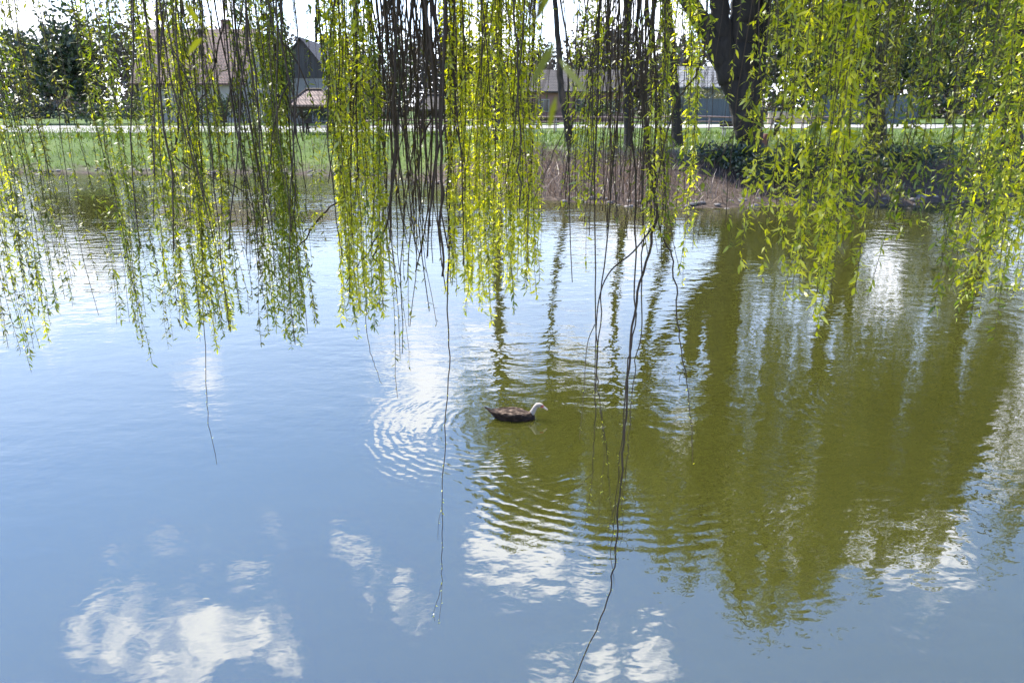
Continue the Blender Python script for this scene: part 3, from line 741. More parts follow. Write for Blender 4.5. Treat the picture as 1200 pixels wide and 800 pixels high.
leafy('evergreen_tree', 'dark evergreen tree between the picnic shelter and grey trunk', 'tree', 548, 80, 9.5, 3.4, 'evergreen', 54, 3000, .4)
leafy('evergreen_tree', 'dark evergreen tree left of the red roofed house', 'tree', 80, 74, 11, 5.5, 'evergreen', 57, 4600, .45)
leafy('leafy_tree', 'fresh green leafy tree left of the grey gable', 'tree', 335, 70, 7.2, 1.6, 'shrub', 55, 1500, .26)
leafy('leafy_tree', 'green tree left of the dark picnic shelter', 'tree', 462, 74, 8.5, 2.6, 'shrub', 56, 1800, .28)
for i, (px, Y, h, rx, lab) in enumerate((
    (262, 67, 2.6, 2.6, 'dark garden bush below the red roofed house'),
    (232, 68, 2.2, 2.4, 'dark low bush at the red roofed house, nearer its door'),
    (352, 66, 2.9, 2.2, 'dark bush seen under the brown roofed gazebo'),
    (376, 66.5, 2.5, 1.8, 'dark bush right of centre under the gazebo roof'),
    (160, 68, 2.4, 3.4, 'wide dark bush before the left house wall'),
    (110, 67, 2.0, 3.0, 'round dark bush at the left house corner'),
    (430, 67, 2.2, 2.4, 'dark bush beyond the path beside the white pole'),
    (560, 68, 2.5, 2.8, 'dark bush beyond the path at the grey trunk'),
    (612, 68, 2.0, 2.4, 'low dark bush beyond the path near the pink house'),
    (700, 69, 2.3, 2.6, 'dark bush at the right end of the pink house'),
    (770, 70, 2.6, 2.4, 'dark bush at the left end of the blue grey fence'),
    (30, 68, 2.6, 3.4, 'dark bush at the far left of the path'))):
    leafy('garden_bush', lab, 'bush', px, Y, h, rx, 'evergreen', 70 + i, 900, .22, 'dark bushes beyond the path', trunk=False)

r = np.random.default_rng(140); V = []
for i in range(64):
    X = -128 + i * 4.1 + r.uniform(-2, 2); Yw = r.uniform(122, 150); hh = r.uniform(10, 19)
    V.append(blob_leaves((X, Yw, gz(X, Yw) + hh * .48), (5.5, 3.2, hh * .58), 1500, .8, r))
    V.append(blob_leaves((X + 2, Yw - 6, gz(X, Yw) + 1.6), (3.5, 2.0, 2.2), 350, .6, r))
M['far_wood'] = leaf_mat('far_wood_twigs', [(0.0, (0.035, 0.027, 0.021)), (0.6, (0.085, 0.066, 0.050)), (1.0, (0.13, 0.115, 0.07))], 0.3, 1.0)
tag(quads_mesh('far_woods', np.concatenate(V), M['far_wood']), 'brownish row of distant woods closing the park behind the houses', 'woods', kind='stuff')
# ------------------------------------------------------------------ houses
def window(parent, x, y, z, w, h, ny=-1):
    f = MB()
    for (cx, cz, sx, sz) in ((0, h / 2, w + .12, .08), (0, -h / 2, w + .12, .08), (-w / 2, 0, .08, h - .08), (w / 2, 0, .08, h - .08), (0, 0, .05, h - .08)):
        f.box((x + cx, y - .04, z + cz), (sx, .08, sz))
    fo = f.build('window', M['plaster'], parent)
    p = MB(); p.box((x, y - .02, z), (w - .09, .036, h - .09)); p.build('pane', M['glass'], fo)
def roof_gable_x(w, d, zh, zr, ov, th=.16):
    """ridge along x; profile in yz"""
    mb = MB(); sl = (zr - zh) / (d / 2)
    y0 = -d / 2 - ov; ze = zh - ov * sl
    prof = [(y0, ze), (0, zr), (-y0, ze), (-y0, ze + th), (0, zr + th * 1.2), (y0, ze + th)]
    x0, x1 = -w / 2 - ov, w / 2 + ov
    n = 6; v = [(x0, a, b) for a, b in prof] + [(x1, a, b) for a, b in prof]
    f = [[0, 1, 4, 5], [1, 2, 3, 4], [n + 5, n + 4, n + 1, n], [n + 4, n + 3, n + 2, n + 1]]
    for i in range(n):
        j = (i + 1) % n; f.append([i, n + i, n + j, j])
    mb.add(v, f); return mb
def roof_gable_y(w, d, zh, zr, ov, th=.16):
    mb = MB(); sl = (zr - zh) / (w / 2); x0 = -w / 2 - ov; ze = zh - ov * sl
    for s in (-1, 1):
        poly = [(s * -x0 * -1 if False else s * abs(x0), ze), (0, zr), (0, zr + th * 1.2), (s * abs(x0), ze + th)]
        if s > 0: poly = poly[::-1]
        mb.prism(poly, -d / 2 - ov, d / 2 + ov)
    return mb
# red roofed house (ridge along x)
def wall_px(x0, x1, Y): a = at(x0, 120, Y)[0]; b = at(x1, 120, Y)[0]; return (a + b) / 2, b - a
cx, wd = wall_px(165, 286, 80); z = gz(cx, 80)
h1 = tag(empty('house', (cx, 84.5, z)), 'pale house with striped red clay tile roof at left', 'house')
zh = at(200, 92, 80)[2] - z; zr = at(200, 36, 84)[2] - z
b = MB(); b.box((0, 0, zh / 2 - .1), (wd, 9, zh + .2))
b.prism([(-4.5, zh), (4.5, zh), (0, zr - .05)], 0, .001)
b.v.pop(); b.n -= 6; b.f = b.f[:-5]; b.m = b.m[:-5]
for s in (-1, 1):
    x = s * (wd / 2 - .12); b.add([(x - .11, -4.5, zh), (x - .11, 4.5, zh), (x - .11, 0, zr - .06), (x + .11, -4.5, zh), (x + .11, 4.5, zh), (x + .11, 0, zr - .06)], [[0, 1, 2], [5, 4, 3], [0, 3, 4, 1], [1, 4, 5, 2], [2, 5, 3, 0]])
b.build('wall', M['plaster'], h1)
ro = roof_gable_x(wd, 9, zh, zr, .6).build('roof', M['roof_red'], h1)
ch = MB(); ch.box((wd * .22, 1.0, zr + .2), (.8, .7, 1.8)); ch.box((wd * .22, 1.0, zr + 1.15), (.95, .85, .14)); ch.build('chimney', M['plaster_pink'], ro)
for t in (-.36, -.12, .14, .40): window(h1, wd * t, -4.5, 2.0, 1.3, 1.5)
dr = MB(); dr.box((wd * .27, -4.53, 1.05), (1.0, .06, 2.1)); dr.build('door', M['wood_dark'], h1)
# grey gabled house (gable faces the pond)
cx, wd = wall_px(330, 386, 74); z = gz(cx, 74)
h2 = tag(empty('house', (cx, 79, z)), 'grey house with dark boarded gable behind the tiled gazebo', 'house')
zh = at(358, 84, 74)[2] - z; zr = at(358, 46, 74)[2] - z
b = MB(); b.box((0, 0, zh / 2 - .1), (wd, 10, zh + .2)); b.build('wall', M['plaster_grey'], h2)
b = MB(); b.prism([(-wd / 2 - .02, zh - .6), (wd / 2 + .02, zh - .6), (wd / 2 + .02, zh), (0, zr - .03), (-wd / 2 - .02, zh)], -5.06, 5.06); b.build('gable', M['board'], h2)
roof_gable_y(wd, 10, zh, zr, .35).build('roof', M['roof_dark'], h2)
window(h2, -.9, -5.06, 1.9, 1.0, 1.2); window(h2, 1.0, -5.06, 1.9, 1.0, 1.2); 
dr = MB(); dr.box((.1, -5.03, 1.0), (.8, .05, 2.0)); dr.build('door', M['wood_dark'], h2)
# pink walled house
cx, wd = wall_px(612, 738, 88); z = gz(cx, 88)
h3 = tag(empty('house', (cx, 92, z)), 'low pink walled house with dark roof seen behind the leaning willow', 'house')
zh = at(670, 106, 88)[2] - z; zr = at(670, 84, 92)[2] - z
b = MB(); b.box((0, 0, zh / 2 - .1), (wd, 8, zh + .2)); b.prism([(0, 0), (0, 0), (0, 0)], 0, 0) if False else None
for s in (-1, 1):
    x = s * (wd / 2 - .12); b.add([(x - .11, -4, zh), (x - .11, 4, zh), (x - .11, 0, zr - .06), (x + .11, -4, zh), (x + .11, 4, zh), (x + .11, 0, zr - .06)], [[0, 1, 2], [5, 4, 3], [0, 3, 4, 1], [1, 4, 5, 2], [2, 5, 3, 0]])
b.build('wall', M['plaster_pink'], h3)
roof_gable_x(wd, 8, zh, zr, .5).build('roof', M['roof_dark'], h3)
for t in (-.3, 0.05, .36): window(h3, wd * t, -4.0, 1.8, 1.2, 1.3)
dr = MB(); dr.box((wd * .2, -4.03, 1.0), (.95, .06, 2.0)); dr.build('door', M['wood_dark'], h3)
# pale roofed house, right
cx, wd = wall_px(792, 880, 92); z = gz(cx, 92)
h4 = tag(empty('house', (cx, 96, z)), 'house with pale grey roof left of the huge willow trunk', 'house')
zh = at(835, 101, 92)[2] - z; zr = at(835, 80, 96)[2] - z
b = MB(); b.box((0, 0, zh / 2 - .1), (wd, 8, zh + .2))
for s in (-1, 1):
    x = s * (wd / 2 - .12); b.add([(x - .11, -4, zh), (x - .11, 4, zh), (x - .11, 0, zr - .06), (x + .11, -4, zh), (x + .11, 4, zh), (x + .11, 0, zr - .06)], [[0, 1, 2], [5, 4, 3], [0, 3, 4, 1], [1, 4, 5, 2], [2, 5, 3, 0]])
b.build('wall', M['plaster_grey'], h4)
roof_gable_x(wd, 8, zh, zr, .5).build('roof', M['roof_pale'], h4)
for t in (-.3, .25): window(h4, wd * t, -4.0, 1.9, 1.2, 1.3)
# ------------------------------------------------------------------ board fence, wall, hedge, pole
def board_fence(label, px0, px1, Y, ytop):
    a = at(px0, 140, Y); b2 = at(px1, 140, Y); cx = (a[0] + b2[0]) / 2; w_ = b2[0] - a[0]; z = gz(cx, Y); h = at(px0, ytop, Y)[2] - z
    root = tag(empty('board_fence', (cx, Y, z)), label, 'fence', 'blue grey board fences')
    mb = MB(); n = max(2, int(w_ / .22)); x = -w_ / 2
    for i in range(n):
        mb.box((x + (i + .5) * w_ / n, 0, h / 2 - .05 + .012 * math.sin(i * 2.7)), (w_ / n - .012, .03, h + .1))
    mb.build('board_panel', M['fence_blue'], root)
    k = max(2, int(w_ / 2.4))
    pm = MB(); pm.box((0, .08, h / 2), (.1, .1, h + .15))
    for i in range(k + 1):
        o = pm.build('post', M['fence_blue'], root); o.location = (-w_ / 2 + i * w_ / k, 0, 0)
    r2 = MB(); r2.box((0, -.035, h * .97), (w_, .035, .1)); r2.build('rail', M['fence_blue'], root)
board_fence('blue grey board fence left of the huge willow trunk', 782, 872, 72, 116)
board_fence('blue grey board fence right of the beige wall', 962, 1075, 71, 112)
a = at(900, 140, 70); b2 = at(961, 140, 70); z = gz(a[0], 70); hb = at(930, 132, 70)[2] - z
wm = tag(empty('garden_wall', ((a[0] + b2[0]) / 2, 70, z)), 'low beige rendered wall between the two board fences', 'wall')
mb = MB(); mb.box((0, 0, hb / 2 - .1), (b2[0] - a[0], .25, hb + .2)); mb.build('wall', M['beige'], wm)
mb = MB(); mb.box((0, 0, hb + .04), (b2[0] - a[0] + .1, .36, .08)); mb.build('coping', M['concrete'], wm)
r = np.random.default_rng(90); X = at(832, 140, 74.5)[0]; z = gz(X, 74.5); hh = at(832, 105, 74.5)[2] - z
hd = tag(empty('hedge', (X, 74.5, z)), 'olive clipped hedge showing above the blue grey fence', 'hedge')
V = np.concatenate([blob_leaves((q, 0, hh * .55), (1.3, .9, hh * .55), 900, .16, r) for q in np.linspace(-4, 3.6, 6)])
quads_mesh('foliage', V, M['hedge_olive'], hd); mb = MB()
for q in np.linspace(-4, 3.6, 8): mb.tube(np.array([[q, 0, -.1], [q + .1, 0, hh * .7]]), [.05, .02], 5)
mb.build('stem', M['bark_grey'], hd)
p0 = at(385, 150, 62); z = gz(p0[0], 65); ht = at(385, 66, 65)[2] - z
pl = tag(empty('lamp_post', (at(385.5, 150, 65)[0], 65, z)), 'slim pale grey post standing right of the tiled gazebo', 'post')
mb = MB(); mb.tube(np.array([[0, 0, -.1], [0, 0, ht * .5], [0, 0, ht]]), [.075, .065, .05], 10); mb.build('pole', M['metal_grey'], pl, True)
mb = MB(); mb.tube(np.array([[0, 0, 0], [0, 0, .35], [0, 0, .4]]), [.12, .12, .08], 10); mb.build('base', M['metal_grey'], pl, True)
mb = MB(); mb.tube(np.array([[0, 0, ht - .02], [0, 0, ht + .05], [0, 0, ht + .12], [0, 0, ht + .3], [0, 0, ht + .34]]), [.06, .16, .18, .10, .03], 10); mb.build('lamp_head', M['metal_grey'], pl, True)

# ------------------------------------------------------------------ gazebos, tables, bench
def gazebo(label, px0, px1, yridge, yeave, Y, roofm, woodm):
    a = at(px0, 125, Y)[0]; b = at(px1, 125, Y)[0]; cx = (a + b) / 2; w_ = b - a; z = gz(cx, Y)
    ze = at(px0, yeave, Y)[2] - z; zr = at(px0, yridge, Y + w_ * .4)[2] - z; d_ = w_ * .85
    root = tag(empty('gazebo', (cx, Y + d_ / 2, z)), label, 'gazebo', 'roofed picnic gazebos')
    rl = w_ * .17; hw, hd2 = w_ / 2, d_ / 2; th = .1
    v = [(-hw, -hd2, ze), (hw, -hd2, ze), (hw, hd2, ze), (-hw, hd2, ze), (-hw, -hd2, ze + th), (hw, -hd2, ze + th), (hw, hd2, ze + th), (-hw, hd2, ze + th), (-rl, 0, zr), (rl, 0, zr)]
    f = [[3, 2, 1, 0], [0, 1, 5, 4], [1, 2, 6, 5], [2, 3, 7, 6], [3, 0, 4, 7], [4, 5, 9, 8], [6, 7, 8, 9], [5, 6, 9], [7, 4, 8]]
    mb = MB(); mb.add(v, f); ro = mb.build('roof', M[roofm], root)
    mb = MB()
    for (p, q) in ((v[4], v[8]), (v[5], v[9]), (v[6], v[9]), (v[7], v[8]), (v[8], v[9])): mb.tube(np.array([p, q]) + np.array([0, 0, .02]), .07, 6)
    mb.build('ridge_cap', M[woodm], ro)
    px, py = hw - .35, hd2 - .35
    for sx in (-1, 1):
        for sy in (-1, 1):
            mb = MB(); mb.box((sx * px, sy * py, ze / 2 - .1), (.14, .14, ze + .19)); po = mb.build('post', M[woodm], root)
            mb = MB(); mb.bar((sx * px - sx * .05, sy * py, ze - .75), (sx * (px - .65), sy * py, ze - .08), .09); mb.bar((sx * px, sy * (py - .05), ze - .75), (sx * px, sy * (py - .65), ze - .08), .09)
            mb.build('brace', M[woodm], po)
    mb = MB()
    for sy in (-1, 1): mb.box((0, sy * py, ze - .07), (w_ - .5, .12, .12))
    for sx in (-1, 1): mb.box((sx * px, 0, ze - .072), (.12, 2 * py - .13, .115))
    mb.build('beam', M[woodm], root)
    return root, cx, Y + d_ / 2, z
def picnic_table(label, x, y, rz, woodm, w_=1.7):
    z = gz(x, y); root = tag(empty('picnic_table', (x, y, z), rz), label, 'table', 'picnic tables under the gazebos')
    mb = MB()
    for i in range(5): mb.box((0, -.32 + .16 * i, .74), (w_, .145, .045))
    mb.build('tabletop', M[woodm], root)
    for s in (-1, 1):
        mb = MB(); mb.box((0, s * .68, .45), (w_, .28, .045)); mb.build('seat', M[woodm], root)
    for s in (-1, 1):
        mb = MB(); x_ = s * w_ * .34
        mb.bar((x_, -.55, -.02), (x_, -.12, .72), .09); mb.bar((x_, .55, -.02), (x_, .12, .72), .09)
        mb.bar((x_ + .06, -.75, .40), (x_ + .06, .75, .40), .08); mb.build('leg', M[woodm], root)
    return root
_, gx_, gy_, _ = gazebo('gazebo with pinkish brown tiled hip roof on braced posts', 336, 391, 105, 125, 50.3, 'roof_brown', 'wood_dark')
picnic_table('dark picnic table under the brown tiled gazebo', gx_ + .2, gy_ - .6, 0.1, 'wood_dark', 2.0)
_, gx2, gy2, _ = gazebo('dark low roofed shelter behind the bundle of dark bare whips', 484, 529, 111, 130, 49.8, 'roof_dark', 'wood_dark')
picnic_table('red brown picnic table under the dark shelter', gx2 - .3, gy2 - .5, -0.15, 'wood_red')
def bench(label, px, Y, rz):
    X = at(px, 150, Y)[0]; root = tag(empty('park_bench', (X, Y, gz(X, Y)), rz), label, 'bench', 'park benches by the path')
    mb = MB()
    for i in range(3): mb.box((0, -.18 + .16 * i, .45), (1.7, .13, .04))
    mb.build('seat', M['wood_dark'], root)
    mb = MB()
    for i in range(2): mb.box((0, .27 + .03 * i, .62 + .17 * i), (1.7, .035, .13))
    mb.build('backrest', M['wood_dark'], root)
    for s in (-1, 1):
        mb = MB(); mb.box((s * .65, -.17, .21), (.07, .07, .44)); mb.bar((s * .65, .2, -.02), (s * .65, .31, .86), .06); mb.box((s * .65, 0, .40), (.06, .40, .05)); mb.build('leg', M['concrete'], root)
bench('dark bench on the grass left of the huge willow trunk', 862, 43.5, 0.05)
bench('dark bench near the path behind the leaning willow', 640, 50, -0.1)

# rail fence along the far bank
xa, xb = at(432, 150, 47)[0], at(1012, 150, 47)[0]
rf = tag(empty('rail_fence', ((xa + xb) / 2, 47, 0)), 'long thin brown rail fence running along the grass before the path', 'fence')
npost = 17; xs = np.linspace(xa, xb, npost) - (xa + xb) / 2
for x in xs:
    gzx = gz(x + (xa + xb) / 2, 47); mb = MB(); mb.tube(np.array([[x, 0, gzx - .2], [x, 0, gzx + 1.0]]), .045, 8); mb.build('post', M['rail'], rf, True)
for dz, rr in ((.98, .05), (.70, .03)):
    mb = MB(); pts = np.array([[x, -.02, gz(x + (xa + xb) / 2, 47) + dz] for x in np.linspace(xs[0] - .2, xs[-1] + .2, 60)]); mb.tube(pts, rr, 7); mb.build('rail', M['rail'], rf, True)
# bollard and stump right of the big trunk
X = at(910, 150, 44)[0]; bo = tag(empty('bollard', (X, 44, gz(X, 44))), 'dark squat bollard on the grass right of the huge willow trunk', 'bollard')
mb = MB(); mb.tube(np.array([[0, 0, -.1], [0, 0, .85], [0, 0, .92], [0, 0, 1.05], [0, 0, 1.1]]), [.15, .14, .17, .16, .08], 12); mb.build('post', M['wood_dark'], bo, True)
mb = MB(); mb.tube(np.array([[0, 0, .70], [0, 0, .78]]), .155, 12); mb.build('band', M['metal_grey'], bo, True)
X = at(895, 166, 35)[0]; st = MB(); z = gz(X, 35)
pp = np.array([[0, 0, -.1], [0, 0, .05], [.01, 0, .3], [.02, .01, .55], [.02, .01, .56]]); st.tube(pp, [.30, .24, .2, .19, .17], 14)
so = st.build('tree_stump', M['wood_red'], None, True); so.location = (X, 35, z); tag(so, 'low reddish tree stump beside the huge willow trunk', 'stump')

# ------------------------------------------------------------------ bank vegetation and stones
def blades(n, xr, yf, hmin, hmax, wv, r, lean=.5, dens=None):
    x = r.uniform(xr[0], xr[1], n); y = yf(x, r)
    z = ground_z(x, y); k = z > 0.06
    if dens is not None: k &= dens(x, y, r)
    x, y, z = x[k], y[k], z[k]; n = len(x)
    h = r.uniform(hmin, hmax, n); th = r.uniform(0, 6.28, n); ln = r.normal(0, lean, n)
    P = np.stack([x, y, z - .02], 1); T = P + np.stack([np.cos(th) * ln * h, np.sin(th) * ln * h, h], 1)
    ph = r.uniform(0, 3.14, n); S = np.stack([np.cos(ph), np.sin(ph), np.zeros(n)], 1) * (wv * r.uniform(.6, 1.4, n))[:, None]
    Mi = (P + T) / 2 + np.stack([np.zeros(n), np.zeros(n), h * .12], 1)
    return np.stack([P - S, P + S, Mi + S * .7, Mi - S * .7], 1), np.stack([Mi - S * .7, Mi + S * .7, T + S * .1, T - S * .1], 1)
r = np.random.default_rng(101)
def far_y(lo, hi): return lambda x, rr: shore_y(x) + rr.uniform(lo, hi, len(x))
def not_reed(x, y, rr):
    u = x / y * FPX * 1.02 + 600
    return ~((u > 600) & (u < 1010) & (y - shore_y(x) < 7.0 + 1.5 * np.sin(x)) & (rr.uniform(0, 1, len(x)) < np.where(u < 800, .93, .80)))
q1, q2 = blades(26000, (-40, 36), far_y(.5, 24), .10, .30, .02, r, .6, not_reed)
tag(quads_mesh('grass', np.concatenate([q1, q2]), M['grass']), 'short green spring grass on the far bank', 'grass', kind='stuff')
def in_reed(x, y, rr):
    u = x / y * FPX * 1.02 + 600
    return rr.uniform(0, 1, len(x)) < np.where((u > 600) & (u < 790), .97, np.where((u > 790) & (u < 1000), .35, .08))
q1, q2 = blades(15000, (-14, 14), far_y(.1, 6.0), .15, .55, .012, r, .7, in_reed)
tag(quads_mesh('dry_reeds', np.concatenate([q1, q2]), M['reed']), 'dry pinkish brown reeds and dead stems on the middle of the far bank', 'reeds', kind='stuff')
q1, q2 = blades(5000, (-7, 7), lambda x, rr: NEAR - rr.uniform(.2, 5, len(x)), .08, .22, .006, r, .6)
tag(quads_mesh('near_grass', np.concatenate([q1, q2]), M['grass']), 'grass on the near bank at the water edge', 'grass', kind='stuff')
for i, (px, dy, h, rx, lab) in enumerate((
    (858, 3.4, 1.0, 1.3, 'low dark bush on the shaded bank left of the huge willow trunk foot'),
    (900, 2.2, 1.25, 1.6, 'dark rounded bush on the bank slope below the huge willow trunk'),
    (948, 2.4, 1.5, 1.7, 'dark bush on the bank slope behind the densest near leaves'),
    (1000, 2.0, 1.3, 1.7, 'dark bank bush below the right end of the rail fence'),
    (1075, 2.4, 1.6, 2.0, 'wide dark bush at the water edge between the two right willows'))):
    Yb = float(shore_y((px - 600) / FPX * 28)) + dy
    leafy('bank_bush', lab, 'bush', px, Yb, h, rx, 'evergreen', 170 + i, 1500, .13, 'dark bushes on the right bank', trunk=False)
# shore stones
stn = MB(); rs = np.random.default_rng(5)
for i in range(420):
    x = rs.uniform(-38, 34); y = shore_y(x) + rs.uniform(-.15, .75); s = rs.uniform(.03, .10); zc = gz(x, y)
    p = []; 
    for a in range(4):
        el = -0.6 + a * .55
        for bq in range(6):
            az = bq * 1.047 + a * .3; rr = s * rs.uniform(.8, 1.15); p.append((x + rr * math.cos(az) * math.cos(el) * 1.4, y + rr * math.sin(az) * math.cos(el), zc + rr * math.sin(el) * .7 + s * .15))
    f = []
    for a in range(3):
        for bq in range(6): f.append([a * 6 + bq, a * 6 + (bq + 1) % 6, a * 6 + 6 + (bq + 1) % 6, a * 6 + 6 + bq])
    f.append([18 + q for q in range(6)]); f.append([5 - q for q in range(6)])
    stn.add(p, f)
tag(stn.build('shore_gravel', M['stone'], None, True), 'scattered pale stones along the far water edge', 'gravel', kind='stuff')

# ------------------------------------------------------------------ duck
def duck_body():
    """one continuous body: lofted trunk, tail and S-shaped neck with head, fused by remeshing"""
    bm = MB()
    def loft(rows, k=20):
        pts = np.array([q[:3] for q in rows]); n = len(rows)
        t = unit(np.gradient(pts, axis=0)); side = np.tile([0, 1.0, 0], (n, 1)); up = unit(np.cross(t, side)) * -1
        up = np.where(up[:, 2:3] < -0.01, up, up)
        ang = np.linspace(0, 2 * math.pi, k, endpoint=False)
        ring = side[:, None, :] * (np.cos(ang)[None, :, None] * np.array([q[3] for q in rows])[:, None, None]) + up[:, None, :] * (np.sin(ang)[None, :, None] * np.array([q[4] for q in rows])[:, None, None])
        v = (pts[:, None, :] + ring).reshape(-1, 3); f = []
        for i in range(n - 1):
            for j in range(k): f.append([i * k + j, i * k + (j + 1) % k, (i + 1) * k + (j + 1) % k, (i + 1) * k + j])
        f.append(list(range(k - 1, -1, -1))); f.append([(n - 1) * k + j for j in range(k)]); bm.add(v, f)
    # x, y, z, half width, half height
    loft([(-.345, 0, .128, .016, .006), (-.31, 0, .106, .028, .011), (-.27, 0, .076, .040, .019), (-.22, 0, .050, .062, .042), (-.15, 0, .030, .088, .066), (-.06, 0, .022, .104, .080),
          (.04, 0, .020, .106, .080), (.12, 0, .018, .094, .070), (.175, 0, .018, .072, .054), (.205, 0, .020, .045, .036), (.218, 0, .022, .02, .016)])
    loft([(.13, 0, .02, .05, .05), (.165, 0, .045, .040, .044), (.188, 0, .078, .030, .032), (.205, 0, .110, .025, .027), (.221, 0, .145, .0225, .0245), (.240, 0, .168, .024, .0255),
          (.266, 0, .170, .026, .027), (.288, 0, .162, .0245, .0245), (.305, 0, .149, .018, .018), (.313, 0, .142, .008, .009)])
    for s in (-1, 1):    # folded wings lying along the flanks
        loft([(-.285, s * .020, .085, .012, .010), (-.22, s * .048, .076, .024, .020), (-.12, s * .078, .066, .030, .034), (-.02, s * .088, .062, .030, .038), (.07, s * .080, .056, .026, .034), (.115, s * .066, .046, .012, .016)], 12)
    o = bm.build('duck', [M['twig']], None)
    md = o.modifiers.new('fuse', 'REMESH'); md.mode = 'VOXEL'; md.voxel_size = 0.0045
    sm = o.modifiers.new('smooth', 'SMOOTH'); sm.factor = .5; sm.iterations = 5
    dg = bpy.context.evaluated_depsgraph_get(); me = D.meshes.new_from_object(o.evaluated_get(dg)); D.objects.remove(o)
    me.polygons.foreach_set('use_smooth', np.ones(len(me.polygons), dtype=bool))
    return me
def plumage():
    m, nt, nodes, L = new_mat('duck_plumage')
    out = N(nodes, 'ShaderNodeOutputMaterial'); b = N(nodes, 'ShaderNodeBsdfPrincipled')
    tc = N(nodes, 'ShaderNodeTexCoord'); V = tc.outputs['Object']; sep = N(nodes, 'ShaderNodeSeparateXYZ'); L.new(V, sep.inputs[0])
    sx, sz = sep.outputs[0], sep.outputs[2]
    n1 = noise(nt, mapping(nt, V, (1, 1.4, 1.4)), 26, 4, .6); n2 = noise(nt, V, 9, 3)
    vo = N(nodes, 'ShaderNodeTexVoronoi'); L.new(mapping(nt, V, (0.6, 1, 1)), vo.inputs['Vector']); vo.inputs['Scale'].default_value = 34
    dark = ramp(nt, mathn(nt, 'ADD', mathn(nt, 'MULTIPLY', n1, .6), mathn(nt, 'MULTIPLY', vo.outputs['Distance'], .5)), [(.3, (.009, .007, .006)), (.62, (.024, .016, .012)), (.8, (.055, .036, .026))])
    brown = ramp(nt, mathn(nt, 'ADD', mathn(nt, 'MULTIPLY', n1, .55), mathn(nt, 'MULTIPLY', vo.outputs['Distance'], .45)), [(.3, (.018, .008, .005)), (.50, (.038, .026, .018)), (.72, (.19, .135, .095))])
    # back brown, flanks darker: top light and side shade painted in; tail dark
    hb = mathn(nt, 'ADD', sz, mathn(nt, 'MULTIPLY', mathn(nt, 'SUBTRACT', n2, .5), .05))
    def mr(x, a0, a1):
        r = N(nodes, 'ShaderNodeMapRange'); r.interpolation_type = 'SMOOTHSTEP'; L.new(x, r.inputs['Value']); r.inputs['From Min'].default_value = a0; r.inputs['From Max'].default_value = a1; return r.outputs[0]
    back = mathn(nt, 'MULTIPLY', mr(hb, .068, .084), mr(sx, -.25, -.21))
    mx = N(nodes, 'ShaderNodeMixRGB'); L.new(back, mx.inputs[0]); L.new(dark, mx.inputs[1]); L.new(brown, mx.inputs[2])
    # white head and neck: ahead of a slanting line
    line = mathn(nt, 'ADD', mathn(nt, 'ADD', mathn(nt, 'MULTIPLY', sx, 1.0), mathn(nt, 'MULTIPLY', sz, .85)), mathn(nt, 'MULTIPLY', mathn(nt, 'SUBTRACT', n1, .5), .02))
    wh = mathn(nt, 'MULTIPLY', mr(line, .238, .250), mr(sz, .048, .060))
    m2 = N(nodes, 'ShaderNodeMixRGB'); L.new(wh, m2.inputs[0]); L.new(mx.outputs[0], m2.inputs[1]); m2.inputs[2].default_value = (.30, .268, .235, 1)
    L.new(m2.outputs[0], b.inputs['Base Color']); b.inputs['Roughness'].default_value = .8; b.inputs['Specular IOR Level'].default_value = .12
    bp = N(nodes, 'ShaderNodeBump'); bp.inputs['Strength'].default_value = .9; bp.inputs['Distance'].default_value = .008; L.new(vo.outputs['Distance'], bp.inputs['Height']); L.new(bp.outputs[0], b.inputs['Normal'])
    L.new(b.outputs[0], out.inputs[0]); return m
dme = duck_body(); dme.materials.clear(); dme.materials.append(plumage())
DL = on_z(604, 490)
duck = link('duck', dme); duck.location = (DL[0], DL[1], 0.0); duck.rotation_euler = (0, 0, math.radians(-4)); duck.scale = (.89, .89, .89)
tag(duck, 'dark brown duck with white head and neck swimming right across the pond', 'duck')
M['bill'] = surf_mat('duck_bill', (.50, .38, .33), (.62, .50, .44), 60, .4, .1, bdist=.001)
M['face'] = surf_mat('red_face_skin', (.28, .035, .02), (.42, .07, .04), 300, .5, .6, bdist=.002)
M['eye'] = surf_mat('dark_eye', (.005, .005, .005), (.01, .008, .006), 50, .1, 0)
mb = MB(); mb.tube(np.array([[.300, 0, .153], [.318, 0, .142], [.336, 0, .129], [.352, 0, .117], [.358, 0, .111]]), [.0145, .0115, .0105, .0095, .004], 12); bl = mb.build('bill', M['bill'], duck, True)
def ellipsoid(mb, c, rx, ry, rz_, k=12, m=8):
    v = []; f = []
    for i in range(m + 1):
        e = -math.pi / 2 + math.pi * i / m
        for j in range(k): a = 2 * math.pi * j / k; v.append((c[0] + rx * math.cos(e) * math.cos(a), c[1] + ry * math.cos(e) * math.sin(a), c[2] + rz_ * math.sin(e)))
    for i in range(m):
        for j in range(k): f.append([i * k + j, i * k + (j + 1) % k, (i + 1) * k + (j + 1) % k, (i + 1) * k + j])
    mb.add(v, f)
mb = MB(); ellipsoid(mb, (.291, 0, .158), .0255, .0275, .0195); ellipsoid(mb, (.308, 0, .158), .009, .011, .010); mb.build('face_patch', M['face'], duck, True)
for s in (-1, 1):
    mb = MB(); ellipsoid(mb, (.284, s * .0238, .171), .005, .004, .005, 10, 6); mb.build('eye', M['eye'], duck, True)

